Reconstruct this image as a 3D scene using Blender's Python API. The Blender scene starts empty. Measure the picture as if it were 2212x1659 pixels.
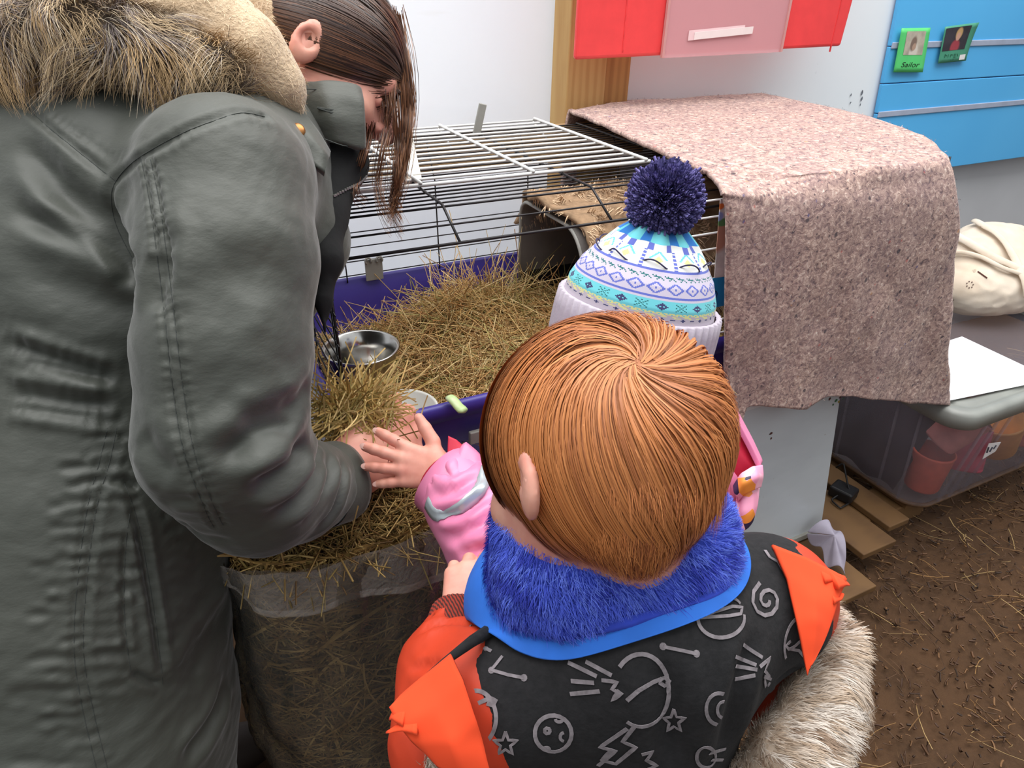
import bpy, math, random
import numpy as np
from mathutils import Vector, Matrix, noise
from mathutils.bvhtree import BVHTree

SC = bpy.context.scene
COL = SC.collection
random.seed(7)
RNG = np.random.default_rng(11)

# ------------------------------------------------------------------ camera
F, CX, CY = 1500.0, 1106.0, 829.5
def nrm(v):
    v = np.array(v, float); return v / np.linalg.norm(v)
_Z = -nrm([-56, -2527, -F]); _X = nrm([3494, 860, -F]); _X = nrm(_X - _Z * _X.dot(_Z)); _Y = np.cross(_Z, _X)
RC = np.array([_X, _Y, _Z]); CP = np.array([0, 0, 1.25])
FWD = RC @ np.array([0, 0, -1.0])
cam_d = bpy.data.cameras.new('camera'); cam = bpy.data.objects.new('camera', cam_d); COL.objects.link(cam)
cam_d.sensor_fit = 'HORIZONTAL'; cam_d.sensor_width = 36; cam_d.lens = F / 2212 * 36; cam_d.clip_start = .02; cam_d.clip_end = 60
M4 = Matrix.Identity(4)
for i in range(3):
    for j in range(3): M4[i][j] = RC[i][j]
    M4[i][3] = CP[i]
cam.matrix_world = M4
SC.camera = cam
def ray(px, py): return RC @ nrm([px - CX, -(py - CY), -F])
def onz(px, py, z): d = ray(px, py); return CP + d * (z - CP[2]) / d[2]
def ony(px, py, y): d = ray(px, py); return CP + d * (y - CP[1]) / d[1]
def onx(px, py, x): d = ray(px, py); return CP + d * (x - CP[0]) / d[0]
def at(px, py, dep): d = ray(px, py); return CP + d * dep / d.dot(FWD)

# ------------------------------------------------------------------ light and exposure
W = bpy.data.worlds.new('world'); SC.world = W; W.use_nodes = True
wn = W.node_tree.nodes; wl = W.node_tree.links; wn.clear()
wo = wn.new('ShaderNodeOutputWorld'); wb = wn.new('ShaderNodeBackground'); wt = wn.new('ShaderNodeTexCoord')
ws = wn.new('ShaderNodeSeparateXYZ'); wr = wn.new('ShaderNodeValToRGB')
wl.new(wt.outputs['Generated'], ws.inputs[0]); wl.new(ws.outputs['Z'], wr.inputs[0])
wr.color_ramp.elements[0].position = 0.0; wr.color_ramp.elements[0].color = (.16, .17, .18, 1)
wr.color_ramp.elements[1].position = .9; wr.color_ramp.elements[1].color = (.95, .98, 1.0, 1)
wl.new(wr.outputs[0], wb.inputs[0]); wb.inputs[1].default_value = .98; wl.new(wb.outputs[0], wo.inputs[0])
def area_light(name, loc, size, size_y, energy, color, target):
    l = bpy.data.lights.new(name, 'AREA'); l.shape = 'RECTANGLE'; l.size = size; l.size_y = size_y; l.energy = energy; l.color = color
    o = bpy.data.objects.new(name, l); COL.objects.link(o); o.location = loc
    o.rotation_euler = (Vector(target) - Vector(loc)).to_track_quat('-Z', 'Y').to_euler()
    return o
# daylight through the translucent tunnel roof
area_light('roof_daylight', (.9, .95, 2.9), 3.8, 2.0, 92, (1.0, .99, .97), (.9, 1.15, 0))
# daylight outside, behind the translucent sheeting
area_light('daylight_behind_sheeting', (-.1, 3.4, 1.7), 3.4, 2.6, 70, (.97, .99, 1.0), (-.1, 1.5, 1.0))
SC.view_settings.view_transform = 'Standard'; SC.view_settings.look = 'None'; SC.view_settings.gamma = 1
SC.view_settings.use_curve_mapping = False
SC.view_settings.exposure = .35

# ------------------------------------------------------------------ materials
def rgb(r, g, b):
    f = lambda c: ((c / 255) / 12.92 if c / 255 <= .04045 else ((c / 255 + .055) / 1.055) ** 2.4)
    return (f(r), f(g), f(b), 1)
class NT:
    def __init__(s, name):
        s.m = bpy.data.materials.new(name); s.m.use_nodes = True; s.t = s.m.node_tree; s.n = s.t.nodes
        s.b = s.n['Principled BSDF']
    def new(s, t, **k):
        x = s.n.new(t)
        for a, v in k.items(): setattr(x, a, v)
        return x
    def ln(s, a, b): s.t.links.new(a, b)
    def coord(s, scale=(1, 1, 1), rot=(0, 0, 0)):
        tc = s.new('ShaderNodeTexCoord'); mp = s.new('ShaderNodeMapping')
        mp.inputs['Scale'].default_value = scale; mp.inputs['Rotation'].default_value = rot
        s.ln(tc.outputs['Object'], mp.inputs[0]); return mp.outputs[0]
    def noise(s, scale, detail=3, rough=.5, co=None, dist=0):
        x = s.new('ShaderNodeTexNoise'); x.inputs['Scale'].default_value = scale; x.inputs['Detail'].default_value = detail
        x.inputs['Roughness'].default_value = rough; x.inputs['Distortion'].default_value = dist
        if co is not None: s.ln(co, x.inputs['Vector'])
        return x.outputs['Fac']
    def ramp(s, fac, stops, interp='LINEAR'):
        x = s.new('ShaderNodeValToRGB'); r = x.color_ramp; r.interpolation = interp
        while len(r.elements) < len(stops): r.elements.new(.5)
        for e, (p, c) in zip(r.elements, stops): e.position = p; e.color = c
        s.ln(fac, x.inputs[0]); return x.outputs[0]
    def mix(s, fac, a, b, mode='MIX'):
        x = s.new('ShaderNodeMix', data_type='RGBA', blend_type=mode)
        for i, v in ((0, fac), (6, a), (7, b)):
            if hasattr(v, 'links'): s.ln(v, x.inputs[i])
            else: x.inputs[i].default_value = v
        return x.outputs[2]
    def bump(s, h, strength=.3, dist=.002):
        x = s.new('ShaderNodeBump'); x.inputs['Strength'].default_value = strength; x.inputs['Distance'].default_value = dist
        s.ln(h, x.inputs['Height']); s.ln(x.outputs[0], s.b.inputs['Normal'])
    def set(s, **k):
        for a, v in k.items():
            i = s.b.inputs[a.replace('_', ' ')]
            if hasattr(v, 'links'): s.ln(v, i)
            else: i.default_value = v
        return s.m
def mat(name, c, rough=.6, var=.12, scale=40, bump=0, bdist=.001, metal=0, c2=None, co=None, detail=3, **k):
    t = NT(name)
    cc = t.coord(co) if co else t.coord()
    f = t.noise(scale, detail, .55, cc)
    c2 = c2 or tuple(x * (1 - var * 2.2) for x in c[:3]) + (1,)
    t.set(Base_Color=t.ramp(f, [(.3, c2), (.68, c)]), Roughness=rough, Metallic=metal, **k)
    if bump: t.bump(f, bump, bdist)
    return t.m
def attr_mat(name, base, rough=.55, sheen=0, **k):
    """colour from the 'tint' attribute of the strands, times a base"""
    t = NT(name); a = t.new('ShaderNodeAttribute'); a.attribute_name = 'tint'
    t.set(Base_Color=t.mix(1.0, a.outputs['Color'], base, 'MULTIPLY'), Roughness=rough, **k)
    if sheen: t.set(Sheen_Weight=sheen)
    return t.m

# ------------------------------------------------------------------ objects
ORG = {}
def link(name, me, parent=None, loc=None):
    o = bpy.data.objects.new(name, me); COL.objects.link(o)
    if parent is not None:
        o.parent = parent; po = ORG[parent.name]; ORG[o.name] = po
        if loc is not None: o.location = Vector(loc) - Vector(po); ORG[o.name] = tuple(loc)
    else:
        ORG[o.name] = tuple(loc) if loc is not None else (0, 0, 0)
        if loc is not None: o.location = loc
    return o
def tag(o, label=None, cat=None, group=None, kind=None):
    if label: o['label'] = label
    if cat: o['category'] = cat
    if group: o['group'] = group
    if kind: o['kind'] = kind
    return o
def empty(name, loc, label, cat, group=None):
    o = bpy.data.objects.new(name, None); COL.objects.link(o); o.location = loc; o.empty_display_size = .05
    ORG[o.name] = tuple(loc); return tag(o, label, cat, group)
class MB:
    def __init__(s): s.v = []; s.f = []; s.n = 0; s.c = []; s.mi = []
    def add(s, v, f, c=None, mi=0):
        v = np.asarray(v, float).reshape(-1, 3); s.v.append(v)
        s.f += [tuple(int(i) + s.n for i in q) for q in f]; s.mi += [mi] * len(f); s.n += len(v)
        if c is not None: s.c.append(np.broadcast_to(np.asarray(c, float), (len(v), 3)))
        return s
    def box(s, c, d, R=None, taper=1, mi=0):
        c = np.array(c, float); h = np.array(d, float) / 2
        p = np.array([[x, y, z] for z in (-1, 1) for y in (-1, 1) for x in (-1, 1)], float)
        p[:4, :2] *= taper; p = p * h
        if R is not None: p = p @ np.array(R).T
        return s.add(p + c, [(0, 2, 3, 1), (4, 5, 7, 6), (0, 1, 5, 4), (2, 6, 7, 3), (0, 4, 6, 2), (1, 3, 7, 5)], mi=mi)
    def box2(s, a, b, mi=0):
        a = np.array(a, float); b = np.array(b, float); return s.box((a + b) / 2, b - a, mi=mi)
    def tube(s, pts, r, n=8, closed=False, cap=True, c=None, mi=0, flat=None):
        P = np.array(pts, float); m = len(P); r = np.broadcast_to(np.asarray(r, float), (m,))
        T = np.gradient(P, axis=0) if not closed else np.roll(P, -1, 0) - np.roll(P, 1, 0)
        T /= np.linalg.norm(T, axis=1)[:, None] + 1e-12
        up = np.array([0, 0, 1.0]) if abs(T[0][2]) < .9 else np.array([1.0, 0, 0])
        N = []; nprev = np.cross(T[0], up)
        for t in T:
            nprev = nprev - t * nprev.dot(t); nprev /= np.linalg.norm(nprev) + 1e-12; N.append(nprev)
        N = np.array(N); B = np.cross(T, N)
        a = np.linspace(0, 2 * math.pi, n, endpoint=False)
        k = 1.0 if flat is None else flat
        V = P[:, None, :] + r[:, None, None] * (np.cos(a)[None, :, None] * N[:, None, :] + k * np.sin(a)[None, :, None] * B[:, None, :])
        f = []
        for i in range(m if closed else m - 1):
            i2 = (i + 1) % m
            for j in range(n):
                j2 = (j + 1) % n; f.append((i * n + j, i * n + j2, i2 * n + j2, i2 * n + j))
        if cap and not closed:
            f.append(tuple(range(n))[::-1]); f.append(tuple((m - 1) * n + j for j in range(n)))
        return s.add(V.reshape(-1, 3), f, c, mi)
    def lathe(s, prof, c, n=48, ax=None, mi=0):
        prof = np.array(prof, float); a = np.linspace(0, 2 * math.pi, n, endpoint=False)
        V = np.stack([prof[:, None, 0] * np.cos(a), prof[:, None, 0] * np.sin(a), np.repeat(prof[:, None, 1], n, 1)], -1)
        if ax is not None: V = V @ np.array(ax).T
        f = [(i * n + j, i * n + (j + 1) % n, (i + 1) * n + (j + 1) % n, (i + 1) * n + j) for i in range(len(prof) - 1) for j in range(n)]
        return s.add(V.reshape(-1, 3) + np.array(c), f, mi=mi)
    def grid(s, fn, nu, nv, mi=0):
        V = np.array([fn(i / (nu - 1), j / (nv - 1)) for i in range(nu) for j in range(nv)], float)
        f = [(i * nv + j, (i + 1) * nv + j, (i + 1) * nv + j + 1, i * nv + j + 1) for i in range(nu - 1) for j in range(nv - 1)]
        return s.add(V, f, mi=mi)
    def build(s, name, mats, parent=None, smooth=False, loc=None, bevel=0, thick=0, sub=0, **tg):
        V = np.concatenate(s.v)
        org = np.array(ORG[parent.name] if parent is not None and loc is None else (loc if loc is not None else (0, 0, 0)))
        me = bpy.data.meshes.new(name); me.from_pydata((V - org).tolist(), [], s.f)
        if s.c:
            at_ = me.color_attributes.new('tint', 'FLOAT_COLOR', 'POINT')
            C = np.ones((len(V), 4)); C[:, :3] = np.concatenate(s.c); at_.data.foreach_set('color', C.ravel())
        for m_ in (mats if isinstance(mats, (list, tuple)) else [mats]): me.materials.append(m_)
        if any(s.mi): me.polygons.foreach_set('material_index', s.mi)
        if smooth: me.polygons.foreach_set('use_smooth', [True] * len(me.polygons))
        me.update(); o = link(name, me, parent, loc)
        if thick: m = o.modifiers.new('t', 'SOLIDIFY'); m.thickness = thick; m.offset = 0
        if sub: m = o.modifiers.new('s', 'SUBSURF'); m.levels = sub; m.render_levels = sub
        if bevel: m = o.modifiers.new('b', 'BEVEL'); m.width = bevel; m.segments = 3; m.limit_method = 'ANGLE'
        return tag(o, **tg)
def rot(ax, a):
    return np.array(Matrix.Rotation(a, 3, ax))

# strands: many thin ribbons (width faces the surface normal) in ONE mesh
def ribbons(P, Wd, wid, col):
    """P (n,k,3) paths, Wd (n,k,3) width directions, wid (n,k) half widths, col (n,k,3)"""
    n, k, _ = P.shape
    A = P - Wd * wid[..., None]; B = P + Wd * wid[..., None]
    V = np.stack([A, B], 2).reshape(-1, 3)
    b = (np.arange(n) * k * 2)[:, None] + (np.arange(k - 1) * 2)[None]
    Fq = np.stack([b, b + 1, b + 3, b + 2], -1).reshape(-1, 4)
    C = np.repeat(col[:, :, None, :], 2, 2).reshape(-1, 3)
    return V, Fq, C
def fast_mesh(name, V, Fq, C=None, m=None, parent=None, smooth=True, **tg):
    me = bpy.data.meshes.new(name)
    org = np.array(ORG[parent.name]) if parent is not None else np.zeros(3)
    me.vertices.add(len(V)); me.vertices.foreach_set('co', (V - org).astype(np.float32).ravel())
    nf, q = Fq.shape
    me.loops.add(nf * q); me.loops.foreach_set('vertex_index', Fq.astype(np.int32).ravel())
    me.polygons.add(nf); me.polygons.foreach_set('loop_start', np.arange(0, nf * q, q, dtype=np.int32))
    me.polygons.foreach_set('loop_total', np.full(nf, q, dtype=np.int32))
    me.update(calc_edges=True)
    if smooth: me.polygons.foreach_set('use_smooth', [True] * nf)
    if C is not None:
        a = me.color_attributes.new('tint', 'FLOAT_COLOR', 'POINT'); c4 = np.ones((len(V), 4)); c4[:, :3] = C; a.data.foreach_set('color', c4.ravel())
    if m: me.materials.append(m)
    return tag(link(name, me, parent), **tg)
def sample_tris(V, Fq, n, mask=None, rng=RNG):
    T = np.concatenate([Fq[:, [0, 1, 2]], Fq[:, [0, 2, 3]]]) if Fq.shape[1] == 4 else Fq
    a, b, c = V[T[:, 0]], V[T[:, 1]], V[T[:, 2]]
    N = np.cross(b - a, c - a); ar = np.linalg.norm(N, axis=1) / 2 + 1e-15; N = N / (2 * ar[:, None])
    w = ar.copy()
    if mask is not None: w = w * mask((a + b + c) / 3, N)
    i = rng.choice(len(T), n, p=w / w.sum()); u = rng.random((n, 2)); s = u.sum(1) > 1; u[s] = 1 - u[s]
    return a[i] + (b[i] - a[i]) * u[:, :1] + (c[i] - a[i]) * u[:, 1:], N[i]

# ------------------------------------------------------------------ signed distances and surface nets
def sd_cone(p, a, b, ra, rb):
    a = np.array(a); b = np.array(b); ba = b - a; t = np.clip(((p - a) @ ba) / (ba @ ba + 1e-12), 0, 1)
    return np.linalg.norm(p - a - t[..., None] * ba, axis=-1) - (ra + (rb - ra) * t)
def sd_ell(p, c, r, R=None):
    q = p - np.array(c)
    if R is not None: q = q @ np.array(R)
    r = np.array(r, float); k0 = np.linalg.norm(q / r, axis=-1); k1 = np.linalg.norm(q / (r * r), axis=-1)
    return k0 * (k0 - 1) / (k1 + 1e-9)
def sd_box(p, c, h, rad=0, R=None):
    q = p - np.array(c)
    if R is not None: q = q @ np.array(R)
    d = np.abs(q) - (np.array(h) - rad)
    return np.linalg.norm(np.maximum(d, 0), axis=-1) + np.minimum(d.max(-1), 0) - rad
def sd_path(p, pts, rs, k=0):
    d = None
    for i in range(len(pts) - 1):
        e = sd_cone(p, pts[i], pts[i + 1], rs[i], rs[i + 1]); d = e if d is None else (smin(d, e, k) if k else np.minimum(d, e))
    return d
def smin(a, b, k):
    h = np.clip(.5 + .5 * (b - a) / k, 0, 1); return b * (1 - h) + a * h - k * h * (1 - h)
def smax(a, b, k): return -smin(-a, -b, k)
def nets(fn, lo, hi, h):
    lo = np.array(lo, float); hi = np.array(hi, float); n = np.ceil((hi - lo) / h).astype(int) + 1
    ax = [lo[i] + h * np.arange(n[i]) for i in range(3)]
    D = np.empty(n)
    for i0 in range(0, n[0], 24):
        X, Y_, Z_ = np.meshgrid(ax[0][i0:i0 + 24], ax[1], ax[2], indexing='ij'); D[i0:i0 + 24] = fn(np.stack([X, Y_, Z_], -1))
    D[0] = np.maximum(D[0], h); D[-1] = np.maximum(D[-1], h); D[:, 0] = np.maximum(D[:, 0], h); D[:, -1] = np.maximum(D[:, -1], h)
    D[..., 0] = np.maximum(D[..., 0], h); D[..., -1] = np.maximum(D[..., -1], h)
    S = D < 0; c = tuple(m - 1 for m in n)
    acc = np.zeros(c + (3,)); cnt = np.zeros(c)
    for ax_ in range(3):
        o1, o2 = [a for a in range(3) if a != ax_]
        for u in (0, 1):
            for v in (0, 1):
                sa = [slice(0, m) for m in c]; sb = list(sa)
                sa[o1] = slice(u, u + c[o1]); sa[o2] = slice(v, v + c[o2]); sb = list(sa); sa[ax_] = slice(0, c[ax_]); sb[ax_] = slice(1, c[ax_] + 1)
                da = D[tuple(sa)]; db = D[tuple(sb)]; x = (da < 0) != (db < 0)
                t = np.where(x, da / (da - db + 1e-30), 0)
                cnt += x; acc[..., ax_] += t * x
                if u: acc[..., o1] += x
                if v: acc[..., o2] += x
    on = cnt > 0; idx = -np.ones(c, int); idx[on] = np.arange(on.sum())
    V = (np.argwhere(on) + acc[on] / cnt[on][:, None]) * h + lo
    Q = []
    for ax_ in range(3):
        o1, o2 = (ax_ + 1) % 3, (ax_ + 2) % 3
        sa = [slice(0, m) for m in n]; sb = list(sa); sa[ax_] = slice(0, n[ax_] - 1); sb[ax_] = slice(1, n[ax_])
        A = S[tuple(sa)]; B = S[tuple(sb)]; e = np.argwhere(A != B); inside = A[tuple(e.T)]
        ok = (e[:, o1] > 0) & (e[:, o2] > 0) & (e[:, o1] < n[o1] - 1) & (e[:, o2] < n[o2] - 1); e = e[ok]; inside = inside[ok]
        q = []
        for du, dv in ((-1, -1), (0, -1), (0, 0), (-1, 0)):
            k = e.copy(); k[:, o1] += du; k[:, o2] += dv; q.append(idx[tuple(k.T)])
        q = np.stack(q, 1); q[~inside] = q[~inside][:, ::-1]; Q.append(q)
    Q = np.concatenate(Q); Q = Q[(Q >= 0).all(1)]
    return V, Q
def vnormals(V, Q):
    N = np.zeros_like(V); fn = np.cross(V[Q[:, 2]] - V[Q[:, 0]], V[Q[:, 3]] - V[Q[:, 1]])
    for i in range(4): np.add.at(N, Q[:, i], fn)
    return N / (np.linalg.norm(N, axis=1)[:, None] + 1e-12)
def subdivide(V, Q, lv=1):
    if not lv: return V, Q
    me = bpy.data.meshes.new('tmp'); me.from_pydata(V.tolist(), [], Q.tolist()); o = bpy.data.objects.new('tmp', me); COL.objects.link(o)
    m = o.modifiers.new('s', 'SUBSURF'); m.levels = lv
    dg = bpy.context.evaluated_depsgraph_get(); dg.update(); e = o.evaluated_get(dg).to_mesh()
    v = np.empty(len(e.vertices) * 3); e.vertices.foreach_get('co', v); q = np.empty(len(e.loops), int); e.loops.foreach_get('vertex_index', q)
    v = v.reshape(-1, 3).copy(); q = q.reshape(-1, 4).copy()
    o.evaluated_get(dg).to_mesh_clear(); bpy.data.objects.remove(o); bpy.data.meshes.remove(me)
    return v, q
def bvh(V, Q): return BVHTree.FromPolygons(V.tolist(), Q.tolist())
def hit(tree, px, py):
    d = ray(px, py); h = tree.ray_cast(Vector(CP), Vector(d))
    return None if h[0] is None else (np.array(h[0]), np.array(h[1]))
def hits(tree, pts, step=12):
    """a polyline drawn in photo pixels laid onto a surface: world points and normals"""
    out = []
    for (a, b) in zip(pts[:-1], pts[1:]):
        n = max(1, int(math.hypot(b[0] - a[0], b[1] - a[1]) / step))
        for i in range(n + (b is pts[-1])):
            t = i / n; r = hit(tree, a[0] + (b[0] - a[0]) * t, a[1] + (b[1] - a[1]) * t)
            if r is not None and (not out or np.linalg.norm(out[-1][0] - r[0]) < .08): out.append(r)
    return (np.array([o[0] for o in out]), np.array([o[1] for o in out])) if len(out) > 1 else (None, None)
def smooth_px(pts, n=6):
    P = np.array(pts, float); m = len(P)
    if m < 3: return [tuple(p) for p in P]
    out = []
    for i in range(m - 1):
        p0, p1, p2, p3 = P[max(i - 1, 0)], P[i], P[i + 1], P[min(i + 2, m - 1)]
        for t in np.linspace(0, 1, n, endpoint=False):
            out.append(.5 * ((2 * p1) + (p2 - p0) * t + (2 * p0 - 5 * p1 + 4 * p2 - p3) * t * t + (3 * p1 - p0 - 3 * p2 + p3) * t ** 3))
    out.append(P[-1]); return [tuple(q) for q in out]
def seg_dist(V, line):
    """distance of V to a polyline and arc length of the nearest point"""
    best = np.full(len(V), 9.0); arc = np.zeros(len(V)); s = 0
    for a, b in zip(line[:-1], line[1:]):
        ba = b - a; L = np.linalg.norm(ba) + 1e-9; t = np.clip(((V - a) @ ba) / (L * L), 0, 1)
        d = np.linalg.norm(V - a - t[:, None] * ba, axis=1); m = d < best; best[m] = d[m]; arc[m] = s + t[m] * L; s += L
    return best, arc, s
def crease(V, N, tree, px, depth, width, ridge=0, pucker=0, period=.009, fade=True):
    """press a fold along a drawn line into V; ridge raises its flanks, pucker gathers the cloth across it"""
    L, _ = hits(tree, smooth_px(px))
    if L is None: return V
    lo = L.min(0) - 4 * width; hi = L.max(0) + 4 * width
    m = ((V > lo) & (V < hi)).all(1); i = np.where(m)[0]
    if not len(i): return V
    d, s, tot = seg_dist(V[i], L)
    w = np.exp(-(d / width) ** 2); f = np.ones(len(i))
    if fade: f = np.clip(np.minimum(s, tot - s) / (.25 * tot + 1e-6), 0, 1); f = f * f * (3 - 2 * f)
    off = -depth * w * f + ridge * np.exp(-((d - 2 * width) / width) ** 2) * f
    if pucker: off = off + pucker * np.exp(-(d / (2.6 * width)) ** 2) * np.sin(2 * math.pi * s / period + 1.7 * np.sin(s * 90))
    V = V.copy(); V[i] += N[i] * off[:, None]; return V
def fbm(V, sc, seed=0, oct=3):
    """cheap smooth noise from summed sines, vectorised"""
    r = np.random.default_rng(seed); o = np.zeros(len(V)); a = 1; tot = 0
    P = V * np.array(sc)
    for k in range(oct):
        for _ in range(4):
            d = r.normal(size=3); d /= np.linalg.norm(d); ph = r.random() * 6.28
            o += a * np.sin((P @ d) * (2 ** k) * 6.28 + ph + 1.3 * np.sin((P @ np.roll(d, 1)) * (2 ** k) * 4.1 + ph * 2)) / 4
        tot += a; a *= .5
    return o / tot
# ================================================================== the setting
WY = 1.56
m_earth = NT('bare_earth')
co = m_earth.coord()
f1 = m_earth.noise(9, 6, .6, co); f2 = m_earth.noise(120, 6, .7, co)
colr = m_earth.mix(f2, m_earth.ramp(f1, [(.3, rgb(58, 38, 24)), (.7, rgb(92, 62, 38))]), rgb(104, 74, 46), 'MIX')
m_earth.set(Base_Color=colr, Roughness=.95); m_earth.bump(f2, .8, .012); m_earth = m_earth.m
g = MB()
def floor_fn(u, v):
    x, y = -2.2 + 6.4 * u, -1.6 + 3.4 * v
    z = .008 * noise.noise(Vector((x * 7, y * 7, 0))) + .007 * noise.noise(Vector((x * 22, y * 22, 3)))
    return x, y, z - .006
g.grid(floor_fn, 180, 100)
g.build('floor', m_earth, smooth=True, kind='structure', label='brown trodden earth floor scattered with straw')

# film sheeting wall behind the cage
m_sheet = NT('white_sheeting'); co = m_sheet.coord((1, 1, 1))
f1 = m_sheet.noise(1.3, 4, .5, co); f2 = m_sheet.noise(3.0, 5, .6, m_sheet.coord((1, 1, 3)), 1.5)
c = m_sheet.mix(m_sheet.ramp(f2, [(.62, (0, 0, 0, 1)), (.8, (.35, .35, .35, 1))]), m_sheet.ramp(f1, [(.3, rgb(226, 230, 236)), (.7, rgb(240, 241, 243))]), rgb(208, 202, 190))
m_sheet.set(Base_Color=c, Roughness=.45); m_sheet.bump(f1, .3, .01)
tl = m_sheet.new('ShaderNodeBsdfTranslucent'); tl.inputs[0].default_value = (.98, .98, 1, 1); mx = m_sheet.new('ShaderNodeMixShader'); mx.inputs[0].default_value = .45
m_sheet.ln(m_sheet.b.outputs[0], mx.inputs[1]); m_sheet.ln(tl.outputs[0], mx.inputs[2]); m_sheet.ln(mx.outputs[0], m_sheet.n['Material Output'].inputs[0]); m_sheet = m_sheet.m
g = MB()
g.grid(lambda u, v: (-1.6 + 2.9 * u, WY + .004 * math.sin(u * 9) + .003 * math.sin(u * 23 + v * 5), -.02 + 2.5 * v), 60, 30)
g.build('wall_back', m_sheet, smooth=True, kind='structure', thick=.004, label='white plastic sheeting wall behind the wire cage')
m_panel = NT('pale_panel'); co = m_panel.coord()
f1 = m_panel.noise(2.2, 4, .5, co)
vo = m_panel.noise(26, 2, .5, m_panel.coord((1, 1, .6)))
c = m_panel.mix(m_panel.ramp(vo, [(.74, (0, 0, 0, 1)), (.8, (.5, .5, .5, 1))]), m_panel.ramp(f1, [(.3, rgb(232, 241, 248)), (.7, rgb(240, 246, 250))]), rgb(150, 158, 165))
m_panel.set(Base_Color=c, Roughness=.4); m_panel = m_panel.m
# pale board right of the post, its slanted right edge covered by the blue board
g = MB().box2((1.04, WY - .045, .0), (2.35, WY - .03, 2.3))
b = g.build('pale_board', m_panel, kind=None, bevel=.002, label='large pale blue-white board behind the blanket, between post and blue boards', cat='board')
for (px, py, s) in ((1838, 205, .007), (1862, 200, .011), (1861, 214, .010), (1837, 222, .006), (1858, 226, .006)):
    p = ony(px, py, WY - .047); q = MB()
    ang = np.linspace(0, 6.28, 9, endpoint=False); rr = s * (.45 + .4 * RNG.random(9))
    q.add([p] + [p + np.array([r * .55 * math.cos(a), -.0006, r * math.sin(a)]) for r, a in zip(rr, ang)], [(0, i + 1, (i + 1) % 9 + 1) for i in range(9)])
    q.build('smudge', mat('dark_smudge', rgb(105, 112, 122), .8), b)
m_low = mat('grey_sheeting', rgb(206, 208, 212), .5, .05, 3, .2, .01)
g = MB().grid(lambda u, v: (1.25 + 3.0 * u, WY - .012 + .006 * math.sin(u * 14 + 2 * v), -.02 + 2.5 * v), 50, 20)
g.build('wall_back', m_low, smooth=True, kind='structure', thick=.004, label='grey-white sheeting wall below the blue boards')

# timber posts
def wood(name, c1, c2, sc=(1, 1, 1), ring=14):
    t = NT(name); co = t.coord(sc)
    n = t.noise(3.5, 3, .5, co, 1.2); w = t.new('ShaderNodeTexWave', wave_type='BANDS', bands_direction='X')
    w.inputs['Scale'].default_value = ring; w.inputs['Distortion'].default_value = 5; w.inputs['Detail'].default_value = 2
    t.ln(co, w.inputs['Vector']); f = t.noise(60, 4, .6, co)
    c = t.mix(f, t.ramp(w.outputs['Fac'], [(.1, c2), (.8, c1)]), c1); c = t.mix(.35, c, t.ramp(n, [(.3, c2), (.7, c1)]))
    t.set(Base_Color=c, Roughness=.7); t.bump(w.outputs['Fac'], .25, .001); return t.m
m_post = wood('pine_post', rgb(205, 170, 112), rgb(165, 120, 66), (1, 1, .12), 16)
m_post2 = wood('pine_post_knotty', rgb(190, 146, 88), rgb(130, 86, 44), (1, 1, .14), 14)
PY = WY - .10
xl, xm, xr = ony(1222, 240, PY)[0], ony(1305, 240, PY)[0], ony(1362, 215, PY)[0]
g = MB().box2((xl, PY, 0), (xm - .002, PY + .075, 2.3)); g.build('timber_post', m_post, bevel=.004, label='wider pale pine post, left of the two behind the cage', cat='post')
g = MB().box2((xm + .002, PY + .012, 0), (xr, PY + .052, 2.3)); g.build('timber_post', m_post2, bevel=.003, label='narrower knotty pine post on the right, beside the pale board', cat='post')
# plank rail lying behind the cage
p0 = ony(900, 372, 1.44); p1 = ony(900, 292, 1.44)
g = MB().box((.45, 1.44, (p0[2] + p1[2]) / 2), (1.25, .022, p1[2] - p0[2]))
g.build('wooden_plank', wood('plank_tan', rgb(186, 154, 112), rgb(150, 116, 78), (.15, 1, 1), 20), bevel=.003, label='tan horizontal plank behind the cage, seen through its wire lid', cat='plank')

# red plastic case hanging high on the post
RY = 1.36
m_red = mat('red_plastic', rgb(242, 72, 74), .38, .04, 30)
c_ = {k: ony(*p, RY) for k, p in dict(bl=(1243, 130), b1=(1427, 124), b2=(1682, 111), br=(1817, 100)).items()}
top = 1.62
case = empty('red_case', (c_['bl'][0], RY, c_['bl'][2]), 'red case with a clear central pocket, hanging on the post above the blanket', 'case')
def slab(x0, z0, x1, z1, d0, d1, tilt=0):
    q = MB(); zt = top
    q.add([(x0, d0, z0), (x1, d0, z1), (x1, d1, z1), (x0, d1, z0), (x0, d0, zt), (x1 + tilt, d0, zt), (x1 + tilt, d1, zt), (x0, d1, zt)],
          [(0, 1, 5, 4), (3, 7, 6, 2), (0, 4, 7, 3), (1, 2, 6, 5), (4, 5, 6, 7), (0, 3, 2, 1)]); return q
slab(c_['bl'][0], c_['bl'][2], c_['br'][0], c_['br'][2], RY, RY + .014, .03).build('case_body', m_red, case, bevel=.008)
m_pock = NT('cloudy_pocket'); tr = m_pock.new('ShaderNodeBsdfTransparent'); mx = m_pock.new('ShaderNodeMixShader'); mx.inputs[0].default_value = .6
m_pock.set(Base_Color=rgb(228, 172, 178), Roughness=.3)
m_pock.ln(tr.outputs[0], mx.inputs[1]); m_pock.ln(m_pock.b.outputs[0], mx.inputs[2]); m_pock.ln(mx.outputs[0], m_pock.n['Material Output'].inputs[0]); m_pock = m_pock.m
slab(c_['b1'][0], c_['b1'][2] - .001, c_['b2'][0], c_['b2'][2] - .001, RY - .006, RY - .003).build('clear_pocket', m_pock, case, label='cloudy see-through pocket')
m_edge = mat('pocket_edge', rgb(205, 150, 148), .35, .03)
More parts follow.
